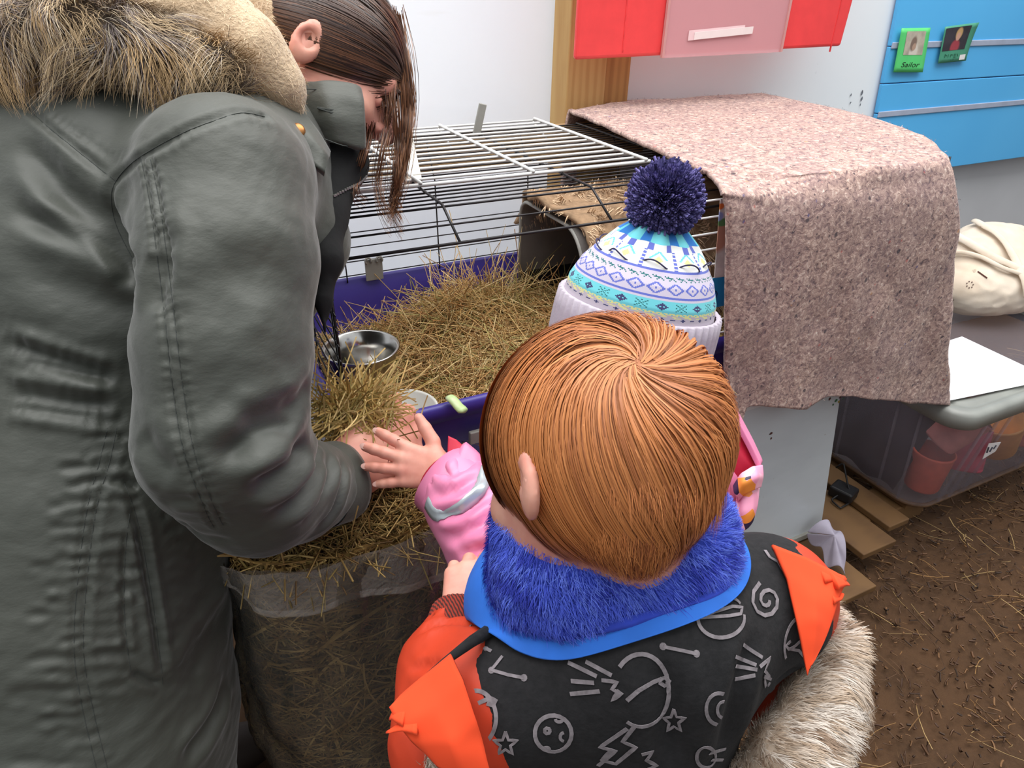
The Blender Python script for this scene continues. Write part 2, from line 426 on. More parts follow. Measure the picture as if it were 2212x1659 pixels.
for k in ('b1', 'b2'):
    x = c_[k][0]; MB().box2((x - .003, RY - .009, c_[k][2]), (x + .003, RY - .002, top)).build('pocket_edge', m_edge, case)
m_crs = mat('red_crease', rgb(240, 70, 72), .3)
for px in (1345, 1793):
    p = ony(px, 110, RY); MB().box2((p[0] - .0015, RY - .001, p[2] - .002), (p[0] + .0015, RY + .002, top)).build('crease_line', m_crs, case)
m_white = mat('white_card', rgb(240, 236, 236), .5, .02)
for (a, b_, dd, c2) in (((1486, 88), (1610, 54), 0, rgb(238, 205, 208)), ((1498, 86), (1627, 57), .0015, rgb(240, 225, 224))):
    p = ony(*a, RY - .008); q = ony(*b_, RY - .008)
    sl = .06 * (q[0] - p[0]); h = q[2] - p[2] - sl
    MB().add([(p[0], RY - .0075 - dd, p[2]), (q[0], RY - .0075 - dd, p[2] + sl), (q[0], RY - .0075 - dd, q[2]), (p[0], RY - .0075 - dd, p[2] + h)], [(0, 1, 2, 3)]).build('paper_strip', mat('strip', c2, .5, .02), case, thick=.001)

# blue ribbed boards
BY = WY - .05
m_blue = NT('blue_board'); f = m_blue.noise(1.4, 3, .5, m_blue.coord()); m_blue.set(Base_Color=m_blue.ramp(f, [(.3, rgb(80, 176, 238)), (.7, rgb(98, 192, 248))]), Roughness=.35); m_blue = m_blue.m
bb = empty('display_board', (2.1, BY, .8), 'bright blue board with grey strips on the wall at top right', 'board')
xa = lambda z: ony(1888, 240, BY)[0] + (z - ony(1888, 240, BY)[2]) * ((ony(1935, 0, BY)[0] - ony(1888, 240, BY)[0]) / (ony(1935, 0, BY)[2] - ony(1888, 240, BY)[2]))
zs = [ony(2100, 353, BY)[2], ony(2100, 222 + 4, BY)[2], ony(2100, 168, BY)[2], ony(2100, 94, BY)[2], 1.62]
zs = sorted(zs)
for i in range(len(zs) - 1):
    z0, z1 = zs[i] + .0012, zs[i + 1] - .0012
    MB().add([(xa(z0), BY - .012, z0), (3.6, BY - .012, z0), (3.6, BY, z0), (xa(z0), BY, z0), (xa(z1), BY - .012, z1), (3.6, BY - .012, z1), (3.6, BY, z1), (xa(z1), BY, z1)],
             [(0, 1, 5, 4), (3, 7, 6, 2), (0, 4, 7, 3), (1, 2, 6, 5), (4, 5, 6, 7), (0, 3, 2, 1)]).build('panel', m_blue, bb, bevel=.0025)
m_strip = mat('grey_strip', rgb(168, 178, 200), .45, .06, 30)
for py, h in ((92, .017), (228, .017)):
    z = ony(2100, py, BY)[2]; MB().box2((xa(z) + .004, BY - .016, z - h / 2), (3.6, BY - .011, z + h / 2)).build('strip', m_strip, bb, bevel=.002)
# two cards
def card(pts, col, name, label, ins, insmat, curl=0):
    q = [ony(px, py, BY - .022) for px, py in pts]
    r = MB(); bl, br, tr_, tl = q
    def fn(u, v):
        p = (bl * (1 - u) + br * u) * (1 - v) + (tl * (1 - u) + tr_ * u) * v
        return p + np.array([0, -curl * (u * v) ** 2, 0])
    r.grid(fn, 10, 10); o = r.build(name, col, smooth=True, thick=.0012, label=label, cat='card', group=None)
    (u0, v0, u1, v1) = ins
    r = MB(); r.grid(lambda u, v: fn(u0 + (u1 - u0) * u, v0 + (v1 - v0) * v) + np.array([0, -.0013, 0]), 10, 10)
    r.build('photo', insmat, o, smooth=True); return o, fn
def photo_mat(name, bg, fg, hair, cu, cz, o0, o1):
    """small photograph: soft blobs"""
    t = NT(name); co = t.coord(); 
    def blob(x, z, rx, rz):
        s = t.new('ShaderNodeMapping'); s.inputs['Location'].default_value = (-x / rx, 0, -z / rz); s.inputs['Scale'].default_value = (1 / rx, 0, 1 / rz)
        t.ln(co, s.inputs[0]); g_ = t.new('ShaderNodeTexGradient', gradient_type='SPHERICAL'); t.ln(s.outputs[0], g_.inputs[0])
        return t.ramp(g_.outputs['Fac'], [(.05, (0, 0, 0, 1)), (.35, (1, 1, 1, 1))])
    c = t.ramp(t.noise(40, 3, .5, co), [(.35, tuple(x * .7 for x in bg[:3]) + (1,)), (.65, bg)])
    for (x, z, rx, rz, col) in fg: c = t.mix(blob(x, z, rx, rz), c, col)
    t.set(Base_Color=c, Roughness=.3); return t.m
Y0 = BY - .024
pa = ony(1975, 98, Y0); pb = ony(2068, 82, Y0)
ph1 = photo_mat('photo_beige', rgb(196, 186, 170), [(pa[0] + .004, pa[2] - .018, .022, .03, rgb(215, 208, 196)), (pa[0] - .004, pa[2] + .004, .016, .024, rgb(130, 110, 98)), (pa[0] + .002, pa[2] - .004, .010, .012, rgb(180, 150, 130))], None, 0, 0, 0, 0)
ph2 = photo_mat('photo_dark', rgb(62, 58, 66), [(pb[0], pb[2] - .024, .024, .024, rgb(165, 66, 76)), (pb[0] + .002, pb[2] + .012, .016, .02, rgb(196, 160, 110)), (pb[0] + .002, pb[2] + .004, .011, .014, rgb(205, 160, 140))], None, 0, 0, 0, 0)
c1, fn1 = card([(1930, 156), (1993, 156), (2010, 60), (1948, 61)], mat('green_card', rgb(92, 214, 122), .5, .03), 'photo_card', 'bright green card with a pale photo and handwritten name', (.2, .4, .86, .93), ph1)
c2, fn2 = card([(2026, 137), (2086, 131), (2107, 48), (2042, 58)], mat('dark_green_card', rgb(78, 158, 128), .5, .05), 'photo_card', 'curled dark green card with a dark photo, further right on the blue board', (.04, .33, .82, .95), ph2, .012)
m_ink = mat('ink', rgb(20, 40, 26), .6, .02)
def text(s, size, mapfn, name, m, parent, thick=.0):
    cu = bpy.data.curves.new(name, 'FONT'); cu.body = s; cu.size = size; cu.shear = .25; cu.align_x = 'CENTER'; cu.resolution_u = 3
    o = bpy.data.objects.new('tmp', cu); COL.objects.link(o); dg = bpy.context.evaluated_depsgraph_get(); dg.update()
    e = o.evaluated_get(dg).to_mesh(); V = np.array([mapfn(v.co.x, v.co.y) for v in e.vertices]); P = [tuple(p.vertices) for p in e.polygons]
    bpy.data.objects.remove(o)
    q = MB(); q.add(V, P); return q.build(name, m, parent)
text('Sailor', 1.0, lambda x, y: fn1(.5 + x * .27, .12 + y * .17) + np.array([0, -.0015, 0]), 'lettering', m_ink, c1)
q = MB()
for (a, b, c3, d) in ((.18, .24, .18, .14), (.18, .24, .26, .19), (.3, .23, .3, .14), (.38, .22, .46, .2), (.38, .14, .38, .22), (.5, .22, .58, .22), (.5, .18, .56, .18), (.5, .14, .58, .14), (.62, .22, .64, .15), (.4, .07, .46, .07), (.5, .09, .5, .05)):
    q.tube([fn2(a + (c3 - a) * t, b + (d - b) * t) + np.array([0, -.0018, 0]) for t in (0, .5, 1)], .0007, 5)
q.build('blurred_lettering', mat('faded_ink', rgb(44, 112, 86), .6), c2)
MB().grid(lambda u, v: fn2(.72 + .2 * u, .04 + .14 * v) + np.array([0, -.0015, 0]), 4, 4).build('sticker', m_white, c2)

# loose straw on the floor: nobody could count it
def straws(n, posfn, L, w, cols, seed, segs=4, curl=.25, tilt=.3, vert=None):
    r = np.random.default_rng(seed); P = np.zeros((n, segs, 3)); p0 = posfn(n, r)
    a = r.random(n) * 6.28; el = r.normal(size=n) * tilt
    if vert is not None: el = el + vert
    d = np.stack([np.cos(a) * np.cos(el), np.sin(a) * np.cos(el), np.sin(el)], 1)
    bend = r.normal(size=(n, 3)) * curl; le = L[0] + (L[1] - L[0]) * r.random(n) ** 1.7
    for k in range(segs):
        t = k / (segs - 1) - .5; q = p0 + d * (le * t)[:, None] + bend * (le * t * t)[:, None]; P[:, k] = q
    col = np.array([c[:3] for c in cols])[r.integers(0, len(cols), n)] * (.75 + .5 * r.random(n))[:, None]
    wid = w[0] + (w[1] - w[0]) * r.random(n)
    T = np.gradient(P, axis=1); T /= np.linalg.norm(T, axis=2)[..., None] + 1e-12
    # three sided stalks
    s1 = np.cross(T, np.array([.3, .5, .81])); s1 /= np.linalg.norm(s1, axis=2)[..., None] + 1e-9; s2 = np.cross(T, s1)
    V = np.stack([P + wid[:, None, None] * (math.cos(b) * s1 + math.sin(b) * s2) for b in (0, 2.094, 4.189)], 2).reshape(-1, 3)
    base = (np.arange(n) * segs * 3)[:, None, None] + (np.arange(segs - 1) * 3)[None, :, None]
    j = np.arange(3)[None, None]; j2 = (j + 1) % 3
    Q = np.stack([base + j, base + j2, base + 3 + j2, base + 3 + j], -1).reshape(-1, 4)
    return V, Q, np.repeat(np.repeat(col[:, None], segs, 1)[:, :, None], 3, 2).reshape(-1, 3)
m_straw = attr_mat('straw', (1, 1, 1, 1), .6)
hay_cols = [rgb(216, 182, 122), rgb(200, 160, 100), rgb(184, 146, 88), rgb(164, 152, 90), rgb(228, 202, 148), rgb(176, 128, 78), rgb(206, 170, 112)]
old_cols = [rgb(150, 112, 66), rgb(128, 92, 52), rgb(118, 84, 48), rgb(176, 146, 96), rgb(96, 66, 40), rgb(84, 58, 36)]
V, Q, C = straws(2600, lambda n, r: np.stack([.3 + 2.6 * r.random(n), -.2 + 1.5 * r.random(n), .004 + .006 * r.random(n)], 1), (.01, .11), (.0005, .0013), old_cols, 3, tilt=.07)
V2, Q2, C2 = straws(5500, lambda n, r: np.stack([.9 + 1.5 * r.random(n), -.1 + 1.3 * r.random(n), .003 + .005 * r.random(n)], 1), (.004, .022), (.001, .0028), [rgb(92, 62, 38), rgb(74, 48, 30), rgb(118, 84, 52), rgb(60, 40, 26)], 4, tilt=.3)
fast_mesh('straw', np.concatenate([V, V2]), np.concatenate([Q, Q2 + len(V)]), np.concatenate([C, C2]), m_straw, kind='stuff', label='short bits of straw and chaff lying on the earth floor', cat='straw', smooth=False)
# ================================================================== cage on its cabinet
X0, X1, YF, YB, ZR, ZB, ZT = .15, 1.36, .797, 1.325, .707, .565, .965
m_navy = mat('blue_tray', rgb(58, 46, 136), .42, .05, 12)
m_wire = mat('black_wire', rgb(34, 30, 32), .4, .05, 60, metal=.3)
m_wwire = mat('white_wire', rgb(232, 232, 230), .4, .03, 60)
m_clip = mat('grey_clip', rgb(150, 148, 142), .5, .05, 60)
cage = empty('pet_cage', (.8, 1.06, ZB), 'long wire pet cage with a deep blue plastic tray, on the white cabinet', 'cage')
def rrect(x0, x1, y0, y1, r, z, n=6):
    p = []
    for cx, cy, a0 in ((x1 - r, y1 - r, 0), (x0 + r, y1 - r, 90), (x0 + r, y0 + r, 180), (x1 - r, y0 + r, 270)):
        for k in range(n + 1):
            a = math.radians(a0 + 90 * k / n); p.append((cx + r * math.cos(a), cy + r * math.sin(a), z))
    return p
def loft(rings, cap0=True, cap1=False):
    q = MB(); n = len(rings[0]); V = [p for r in rings for p in r]; f = []
    for i in range(len(rings) - 1):
        for j in range(n): f.append((i * n + j, i * n + (j + 1) % n, (i + 1) * n + (j + 1) % n, (i + 1) * n + j))
    if cap0: f.append(tuple(range(n))[::-1])
    if cap1: f.append(tuple((len(rings) - 1) * n + j for j in range(n)))
    return q.add(V, f)
def ins(d, z, r=.04): return rrect(X0 + d, X1 - d, YF + d, YB - d, r, z)
loft([ins(.035, ZB), ins(.028, ZB + .004), ins(.012, ZR - .03), ins(.012, ZR - .026), ins(-.004, ZR - .022), ins(-.004, ZR), ins(.0, ZR + .004), ins(.006, ZR + .004), ins(.008, ZR), ins(.014, ZR - .012),
      ins(.022, ZR - .05), ins(.038, ZB + .012), ins(.05, ZB + .008)], True, True).build('tray', m_navy, cage, smooth=True)
MB().box((.36, YF + .0, ZR - .066), (.05, .008, .022)).build('latch', m_clip, cage, bevel=.002, label='grey latch on the tray front')
for x in (.49, 1.1): MB().box((x, YB - .010, ZR - .012), (.03, .006, .018)).build('rim_lug', m_navy, cage, bevel=.002)
# the wire body: profile in y,z going over the top
WB = YB - .012; TB, TF, FS = 1.405, .905, .82
def wire(pts, r=.0013, m=None, name='wire', par=None): return MB().tube(pts, r, 6).build(name, m or m_wire, par or cage, smooth=True)
zs_back = [ZR + .012 + i * (ZT - ZR - .03) / 8 for i in range(9)]
TBK = WB + .055
for i, z in enumerate(zs_back): yy = WB + (TBK - WB) * (i / 8) ** 2 * .8; wire([(X0 + .01, yy, z), (X1 - .01, yy, z)], .0012)
n_top = 25
for i in range(n_top + 1):
    y = TF + (TBK - TF) * i / n_top; wire([(X0 + .01, y, ZT), (X1 - .01, y, ZT)], .0013 if i not in (0, n_top) else .0017)
wire([(X0 + .01, TF - .035, ZT - .015), (X1 - .01, TF - .035, ZT - .015)], .0014); wire([(X0 + .01, FS + .024, ZT - .033), (X1 - .01, FS + .024, ZT - .033)], .0022)
for x in (.345, .545 + .045, .80 + .04, 1.05, 1.27):
    wire([(x, TBK, ZT + .003), (x, TF, ZT + .003), (x, FS + .024, ZT - .031)], .0021)
for x in (.292, .490, .70, .93, 1.15, 1.38):
    wire([(x, WB, ZR - .002), (x, WB + .01, ZR + .18), (x, TBK, ZT)], .0014)
# end panels
for xe in (X0 + .012, X1 - .012):
    for i in range(12):
        z = ZR + .004 + i * (ZT - ZR - .012) / 11; wire([(xe, FS + (.0 if i < 10 else .03), z), (xe, WB + .02 * (i / 11), z)], .0012)
    for y in (FS, FS + .012, 1.0, 1.16, WB): wire([(xe + (.002), y, ZR - .01), (xe, y + (.02 if y < .9 else 0), ZT)], .0022 if y < .9 else .0014)
# front: door opening to the left of x=.72 stands open, white wired door at the right
dx0, dx1 = .60, 1.27
for i in range(10):
    z = ZR + .010 + i * .0265; wire([(dx0, FS - .012, z), (dx1, FS - .012, z)], .0016, m_wwire)
for x in (dx0, 1.0, dx1): wire([(x, FS - .009, ZR), (x, FS - .009, ZR + .25)], .0022, m_wwire)
# clips holding tray and wires
def clip(c, w, h, R, label, holes=True):
    o = MB().box(c, (w, .004, h), R).build('clip', m_clip, cage, bevel=.0012, label=label)
    if holes:
        R = np.array(R); 
        for s in (-1, 1):
            p = [np.array(c) + R @ np.array([s * w * .32 + .006 * math.cos(a), -.004, h * .5 + .006 * math.sin(a) * 1.2 - .002]) for a in np.linspace(-.6, 4.0, 9)]
            MB().tube(p, .0022, 6).build('clip_hook', m_clip, o, smooth=True)
    return o
p = ony(808, 582, WB - .006); clip(p, .036, .045, np.eye(3), 'pale grey clip on the back of the rim')
m_wclip = mat('white_clip', rgb(222, 214, 200), .45, .04)
p = onz(1036, 258, ZT + .03); MB().box(p, (.017, .004, .06), rot('Y', .25)).build('clip', m_clip, cage, bevel=.0018, label='upright grey-brown clip at the back of the top')
# white wire lid lying on the top
LZ = ZT + .008; lx0, lx1, ly0, ly1 = .16, .765, .995, 1.405
lid = empty('wire_lid', (.45, 1.2, LZ), 'white-coated wire lid lying on top of the cage, at its left', 'cage lid')
for i in range(14):
    y = ly0 + (ly1 - ly0) * i / 13; wire([(lx0, y, LZ), (lx1, y, LZ)], .0023 if i not in (0,) else .003, m_wwire, 'lid_wire', lid)
for x in (lx0 + .004, .345, .535, lx1 - .01): wire([(x, ly0 - .004, LZ + .004), (x, ly1, LZ + .004), (x, ly1 + .006, LZ - .002)], .0028, m_wwire, 'lid_wire', lid)
for x in (.535, lx1 - .01): wire([(x - .004, ly1, LZ - .002), (x + .004, ly1 - .05, LZ - .028)], .002, m_wwire, 'lid_hook', lid)
pc = onz(878, 350, LZ - .01); q = MB()
a = [onz(868, 300, LZ + .004), onz(893, 305, LZ + .004), onz(912, 392, LZ - .004), onz(872, 396, LZ - .004)]
q.add(a, [(0, 1, 2, 3)]); q.build('lid_handle', m_wclip, lid, thick=.005, label='white plastic tongue of the lid catch')

# steel bowl, hanging high in the tray's left end
m_steel = NT('polished_steel'); f = m_steel.noise(18, 3, .5, m_steel.coord()); m_steel.set(Base_Color=rgb(190, 188, 184), Metallic=1.0, Roughness=m_steel.ramp(f, [(.3, (.12, .12, .12, 1)), (.7, (.28, .28, .28, 1))])); m_steel = m_steel.m
bc = (onz(700, 760, .70) + onz(858, 742, .70)) / 2; br = .062
prof = [(0, -.078), (.040, -.078), (.047, -.072), (.054, -.03), (br, -.002), (br + .003, .001), (br + .001, .003), (br - .003, .001), (.051, -.03), (.044, -.067), (.036, -.072), (0, -.0725)]
q = MB().lathe(prof, bc, 64); q.build('steel_bowl', m_steel, smooth=True, label='round stainless steel feeding bowl at the left end of the cage', cat='bowl')
q = MB().lathe([(0, -.055), (.044, -.055), (.046, -.054)], bc, 48); q.build('water', mat('bowl_water', rgb(120, 104, 84), .08, .1, 20), smooth=True, label='shallow water standing in the steel bowl', cat='water', kind='stuff')
wd = onz(865, 905, ZR - .028)
prof = [(0, -.035), (.03, -.035), (.045, -.02), (.052, 0), (.054, .002), (.052, .004), (.049, .001), (.042, -.018), (.028, -.030), (0, -.030)]
MB().lathe(prof, (wd[0] + .012, wd[1] + .024, wd[2]), 48).build('white_dish', mat('white_ceramic', rgb(214, 212, 204), .3, .03), smooth=True, label='shallow white dish by the front rim, behind the touching hands', cat='dish')

# hay bedding
def hayh(x, y):
    h = .040 + .034 * np.exp(-(((x - .50) / .13) ** 2 + ((y - 1.19) / .08) ** 2)) + .03 * np.exp(-(((x - .66) / .2) ** 2 + ((y - 1.0) / .2) ** 2))
    h = h + .030 * np.clip((x - .25) / .2, 0, 1) - .018 * np.clip((y - 1.2) / .1, 0, 1)
    return ZB + .012 + h
hx0, hx1, hy0, hy1 = X0 + .06, 1.29, YF + .045, YB - .045
q = MB(); q.grid(lambda u, v: (hx0 + (hx1 - hx0) * u, hy0 + (hy1 - hy0) * v, float(hayh(hx0 + (hx1 - hx0) * u, hy0 + (hy1 - hy0) * v)) - .014), 50, 24)
m_haybase = mat('hay_mass', rgb(150, 116, 66), .95, .3, 160, .8, .01)
hb = q.build('hay_bedding', m_haybase, smooth=True, kind='stuff', label='loose golden hay heaped in the blue cage tray', cat='hay')
def hp(n, r):
    x = hx0 + (hx1 - hx0) * r.random(n) ** 1.25; y = hy0 + (hy1 - hy0) * r.random(n)
    return np.stack([x, y, hayh(x, y) - .010 + .018 * r.random(n)], 1)
V, Q, C = straws(9000, hp, (.02, .15), (.0004, .0011), hay_cols, 21, 5, .9, .13)
V2, Q2, C2 = straws(300, lambda n, r: np.stack([.49 + .05 * r.normal(size=n), 1.17 + .03 * r.normal(size=n), .675 + .03 * r.random(n)], 1), (.04, .11), (.0005, .0010), hay_cols, 22, 6, 2.2, .5, .35)
V3, Q3, C3 = straws(40, lambda n, r: np.stack([.56 + .14 * r.random(n), 1.2 + .04 * r.random(n), .67 + .02 * r.random(n)], 1), (.05, .11), (.0005, .0010), hay_cols, 23, 6, 1.5, .3, .8)
hq = np.concatenate([Q, Q2 + len(V), Q3 + len(V) + len(V2)])
fast_mesh('hay_stalks', np.concatenate([V, V2, V3]), hq, np.concatenate([C, C2, C3]), m_straw, parent=hb, kind='stuff', smooth=False)
# a bit of celery in the hay
m_cel = mat('celery', rgb(168, 196, 128), .4, .2, 50, c2=rgb(206, 222, 176), co=(1, 1, 1))
a = onz(966, 858, .722); b = onz(1004, 886, .716); q = MB()
pts = [a + (b - a) * t for t in np.linspace(0, 1, 7)]; q.tube([p + np.array([0, 0, .003 * math.sin(i)]) for i, p in enumerate(pts)], [.004, .0075, .008, .008, .008, .0085, .006], 10, flat=.6)
q.build('celery_piece', m_cel, smooth=True, label='pale green piece of celery on the hay by the front rim', cat='vegetable')

# shelter: an arched hutch opening to the left
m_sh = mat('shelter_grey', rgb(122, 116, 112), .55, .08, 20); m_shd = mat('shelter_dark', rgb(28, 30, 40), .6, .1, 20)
SX, SY0, SY1, SZ0, SZ1 = .645, .985, 1.245, ZB + .06, .858
hut = empty('pet_shelter', (SX + .15, 1.1, SZ0), 'arched grey plastic shelter with a dark inside, under the fluffy cover', 'shelter')
def arch(d, x, zlo, zsplit=None, n=20):
    y0, y1, z1 = SY0 + d, SY1 - d, SZ1 - d; r = .075; p = [(x, y1, zlo)]
    for k in range(n + 1):
        a = math.pi / 2 * k / n; p.append((x, y1 - .03 + .03 * math.cos(a), z1 - .03 + .03 * math.sin(a)))
    for k in range(n + 1):
        a = math.pi / 2 * k / n; p.append((x, y0 + r - r * math.sin(a), z1 - r * 1.3 + r * 1.3 * math.cos(a)))
    p.append((x, y0, zlo)); return p
def shell(zlo, m, name, x1=SX + .34):
    q = MB(); A = [arch(0, SX, zlo), arch(0, x1, zlo), arch(.006, x1, zlo), arch(.006, SX, zlo), arch(0, SX, zlo)]
    n = len(A[0]); q.add([p for r in A for p in r], [(i * n + j, i * n + j + 1, (i + 1) * n + j + 1, (i + 1) * n + j) for i in range(4) for j in range(n - 1)]); return q.build(name, m, hut)
zsp = .70
shell(zsp, m_sh, 'upper_shell')
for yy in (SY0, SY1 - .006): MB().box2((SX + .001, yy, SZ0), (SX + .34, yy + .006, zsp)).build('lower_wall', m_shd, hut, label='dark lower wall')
MB().box2((SX + .33, SY0, SZ0), (SX + .338, SY1, SZ1 - .02)).build('end_wall', m_sh, hut)
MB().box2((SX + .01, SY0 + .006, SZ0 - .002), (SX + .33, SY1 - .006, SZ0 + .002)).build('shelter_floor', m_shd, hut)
MB().tube([np.array(p) + np.array([-.001, 0, 0]) for p in arch(.003, SX, SZ0)], .0036, 6).build('mouth_rim', mat('rim_pale', rgb(172, 170, 164), .5), hut, smooth=True, label='paler rim of the mouth')
MB().box2((SX + .3, SY1 - .05, .79), (SX + .329, SY1 - .044, .83)).build('slot', m_clip, hut)
# fluffy cover over the shelter
m_fl = attr_mat('fluff', (1, 1, 1, 1), .9)
q = MB()
def flu(u, v):
    # v runs from the back over the top and down the front; u along x
    A = [(SY1 + .01, .80), (SY1 - .005, .868), (1.14, .885), (1.03, .876), (SY0 - .0, .83), (SY0 - .03, .76), (SY0 - .045, .64)]
    t = v * (len(A) - 1); i = min(int(t), len(A) - 2); f = t - i; y = A[i][0] * (1 - f) + A[i + 1][0] * f; z = A[i][1] * (1 - f) + A[i + 1][1] * f
    xl = SX - .01 + .10 * max(0, v - .62) / .38 + .015 * math.sin(v * 14)
    x = xl + (SX + .5 - xl) * u; nz = noise.noise(Vector((x * 22, y * 22, z * 22))) * .013
    return x, y - nz, z + nz
q.grid(flu, 60, 50); Vf = np.concatenate(q.v); Qf = np.array(q.f)
fl = q.build('fluffy_cover', mat('fluff_base', rgb(176, 144, 112), .95, .2, 60, .6, .004), smooth=True, thick=.008, label='beige brown fluffy cover draped over the shelter in the cage', cat='pet blanket')
P0, N0 = sample_tris(Vf, Qf, 9000); N0 *= np.sign((N0 @ np.array([0, -1, 1.0])))[:, None]
cl = np.array([noise.noise_vector(Vector(p * 26)) for p in P0]); T = N0 * .5 + cl * 1.4 + np.array([0, -.1, -.3]); T /= np.linalg.norm(T, axis=1)[:, None]
k = 4; Ln = .010 + .012 * RNG.random(len(P0)); Ps = np.stack([P0 + N0 * .002 + T * (Ln * t)[:, None] + np.array([0, 0, -1.0]) * (Ln * .4 * t * t)[:, None] for t in np.linspace(0, 1, k)], 1)
Wd = np.cross(T, N0); Wd /= np.linalg.norm(Wd, axis=1)[:, None] + 1e-9
shade = np.array([noise.noise(Vector(p * 30)) for p in P0]); base = np.array([rgb(214, 184, 150)[:3]]) * (1 + .35 * shade[:, None] + .25 * (RNG.random(len(P0))[:, None] - .5))
Vr, Qr, Cr = ribbons(Ps, np.repeat(Wd[:, None], k, 1), np.outer(np.full(len(P0), .0011), [1, .9, .7, .2]), np.repeat(base[:, None], k, 1))
fast_mesh('pile', Vr, Qr, Cr, m_fl, parent=fl, kind='stuff')

# little plastic pocket and card on the white door
DY = FS - .018
dcard = ony(1558, 440, DY)
MB().add([ony(1556, 430, DY), ony(1590, 424, DY), ony(1580, 596, DY), ony(1543, 600, DY)], [(3, 2, 1, 0)]).build('door_card', photo_mat('floral_card', rgb(226, 222, 220), [(dcard[0] + .006, dcard[2] - .055, .03, .03, rgb(190, 140, 120)), (dcard[0] + .01, dcard[2] - .03, .016, .008, rgb(90, 140, 90)), (dcard[0], dcard[2] - .004, .008, .006, rgb(226, 120, 60)), (dcard[0], dcard[2] - .02, .01, .009, rgb(150, 165, 220))], None, 0, 0, 0, 0), thick=.0015, label='white patterned card tucked on the cage door, beside the blanket edge', cat='card')
b_ = MB().add([ony(1526, 604, DY), ony(1600, 590, DY), ony(1600, 652, DY), ony(1526, 668, DY)], [(3, 2, 1, 0)]).build('door_card', mat('sky_card', rgb(34, 142, 206), .4, .05), thick=.0015, label='sky blue name card on the cage door, just right of the knitted hat', cat='card')
q = MB(); q.tube([ony(x, y, DY - .002) for x, y in smooth_px([(1534, 634), (1546, 629), (1549, 637), (1541, 650), (1536, 648)])], .0008, 5); q.build('ink_stroke', mat('blue_ink', rgb(20, 50, 110), .5), b_)

# white cabinet that carries the cage
m_cab = NT('cabinet_white'); co = m_cab.coord(); f = m_cab.noise(3, 4, .6, m_cab.coord((1, 1, 2))); sp = m_cab.noise(55, 2, .5, co)
c = m_cab.mix(m_cab.ramp(sp, [(.76, (0, 0, 0, 1)), (.8, (.5, .5, .5, 1))]), m_cab.ramp(f, [(.3, rgb(188, 196, 202)), (.65, rgb(204, 212, 217))]), rgb(150, 140, 130)); m_cab.set(Base_Color=c, Roughness=.35); m_cab = m_cab.m
cab = empty('cabinet', (.65, 1.1, .09), 'white cabinet under the cage, its front board showing below the blanket', 'cabinet')
xt, xb = 1.185, 1.262; cz0, cz1 = .095, ZB - .022
q = MB(); q.add([(.02, .80, cz0), (xb, .80, cz0), (xt - .012, .80, cz1), (.02, .80, cz1), (.02, .818, cz0), (xb, .818, cz0), (xt - .012, .818, cz1), (.02, .818, cz1)], [(0, 1, 2, 3), (4, 7, 6, 5), (0, 4, 5, 1), (3, 2, 6, 7), (0, 3, 7, 4), (1, 5, 6, 2)])
q.build('front_board', m_cab, cab, bevel=.002)
m_trim = mat('aluminium_trim', rgb(158, 156, 148), .4, .1, 30)
MB().box2((.02, .793, cz0 - .004), (xb + .002, .822, cz0 + .012)).build('bottom_trim', m_trim, cab, bevel=.002)
MB().box2((.045, .785, cz1), (1.30, 1.40, ZB - .001)).build('cabinet_top', mat('cab_top', rgb(222, 224, 226), .4, .03), cab, bevel=.004)
MB().box2((.02, .82, cz0), (.04, 1.36, cz1)).build('side_board', m_cab, cab)
MB().box2((1.12, .82, cz0), (1.14, 1.36, cz1)).build('side_board', m_cab, cab)
MB().box2((.04, 1.34, cz0), (1.12, 1.36, cz1)).build('back_board', m_cab, cab)
m_stain = mat('rust_stain', rgb(92, 52, 44), .8); m_green = mat('green_fleck', rgb(70, 120, 86), .7); m_yel = mat('yellow_fleck', rgb(170, 150, 70), .7)
def fleck(px, py, r, m, y=.7995, par=None):
    p = ony(px, py, y); a = np.linspace(0, 6.28, 8, endpoint=False); rr = r * (.6 + .5 * RNG.random(8))
    MB().add([p] + [p + np.array([q_ * math.cos(b), 0, q_ * math.sin(b)]) for q_, b in zip(rr, a)], [(0, (i + 1) % 8 + 1, i + 1) for i in range(8)]).build('fleck', m, par or cab)
for x, y, r, m in ((1666, 936, .004, m_stain), (1666, 947, .003, m_stain), (1663, 938, .002, m_stain), (1792, 862, .004, m_stain), (1806, 866, .005, m_green), (1815, 858, .004, m_stain), (1800, 874, .003, m_green), (1812, 868, .0035, m_yel), (1822, 861, .003, m_green), (1732, 880, .003, m_stain)): fleck(x, y, r, m)

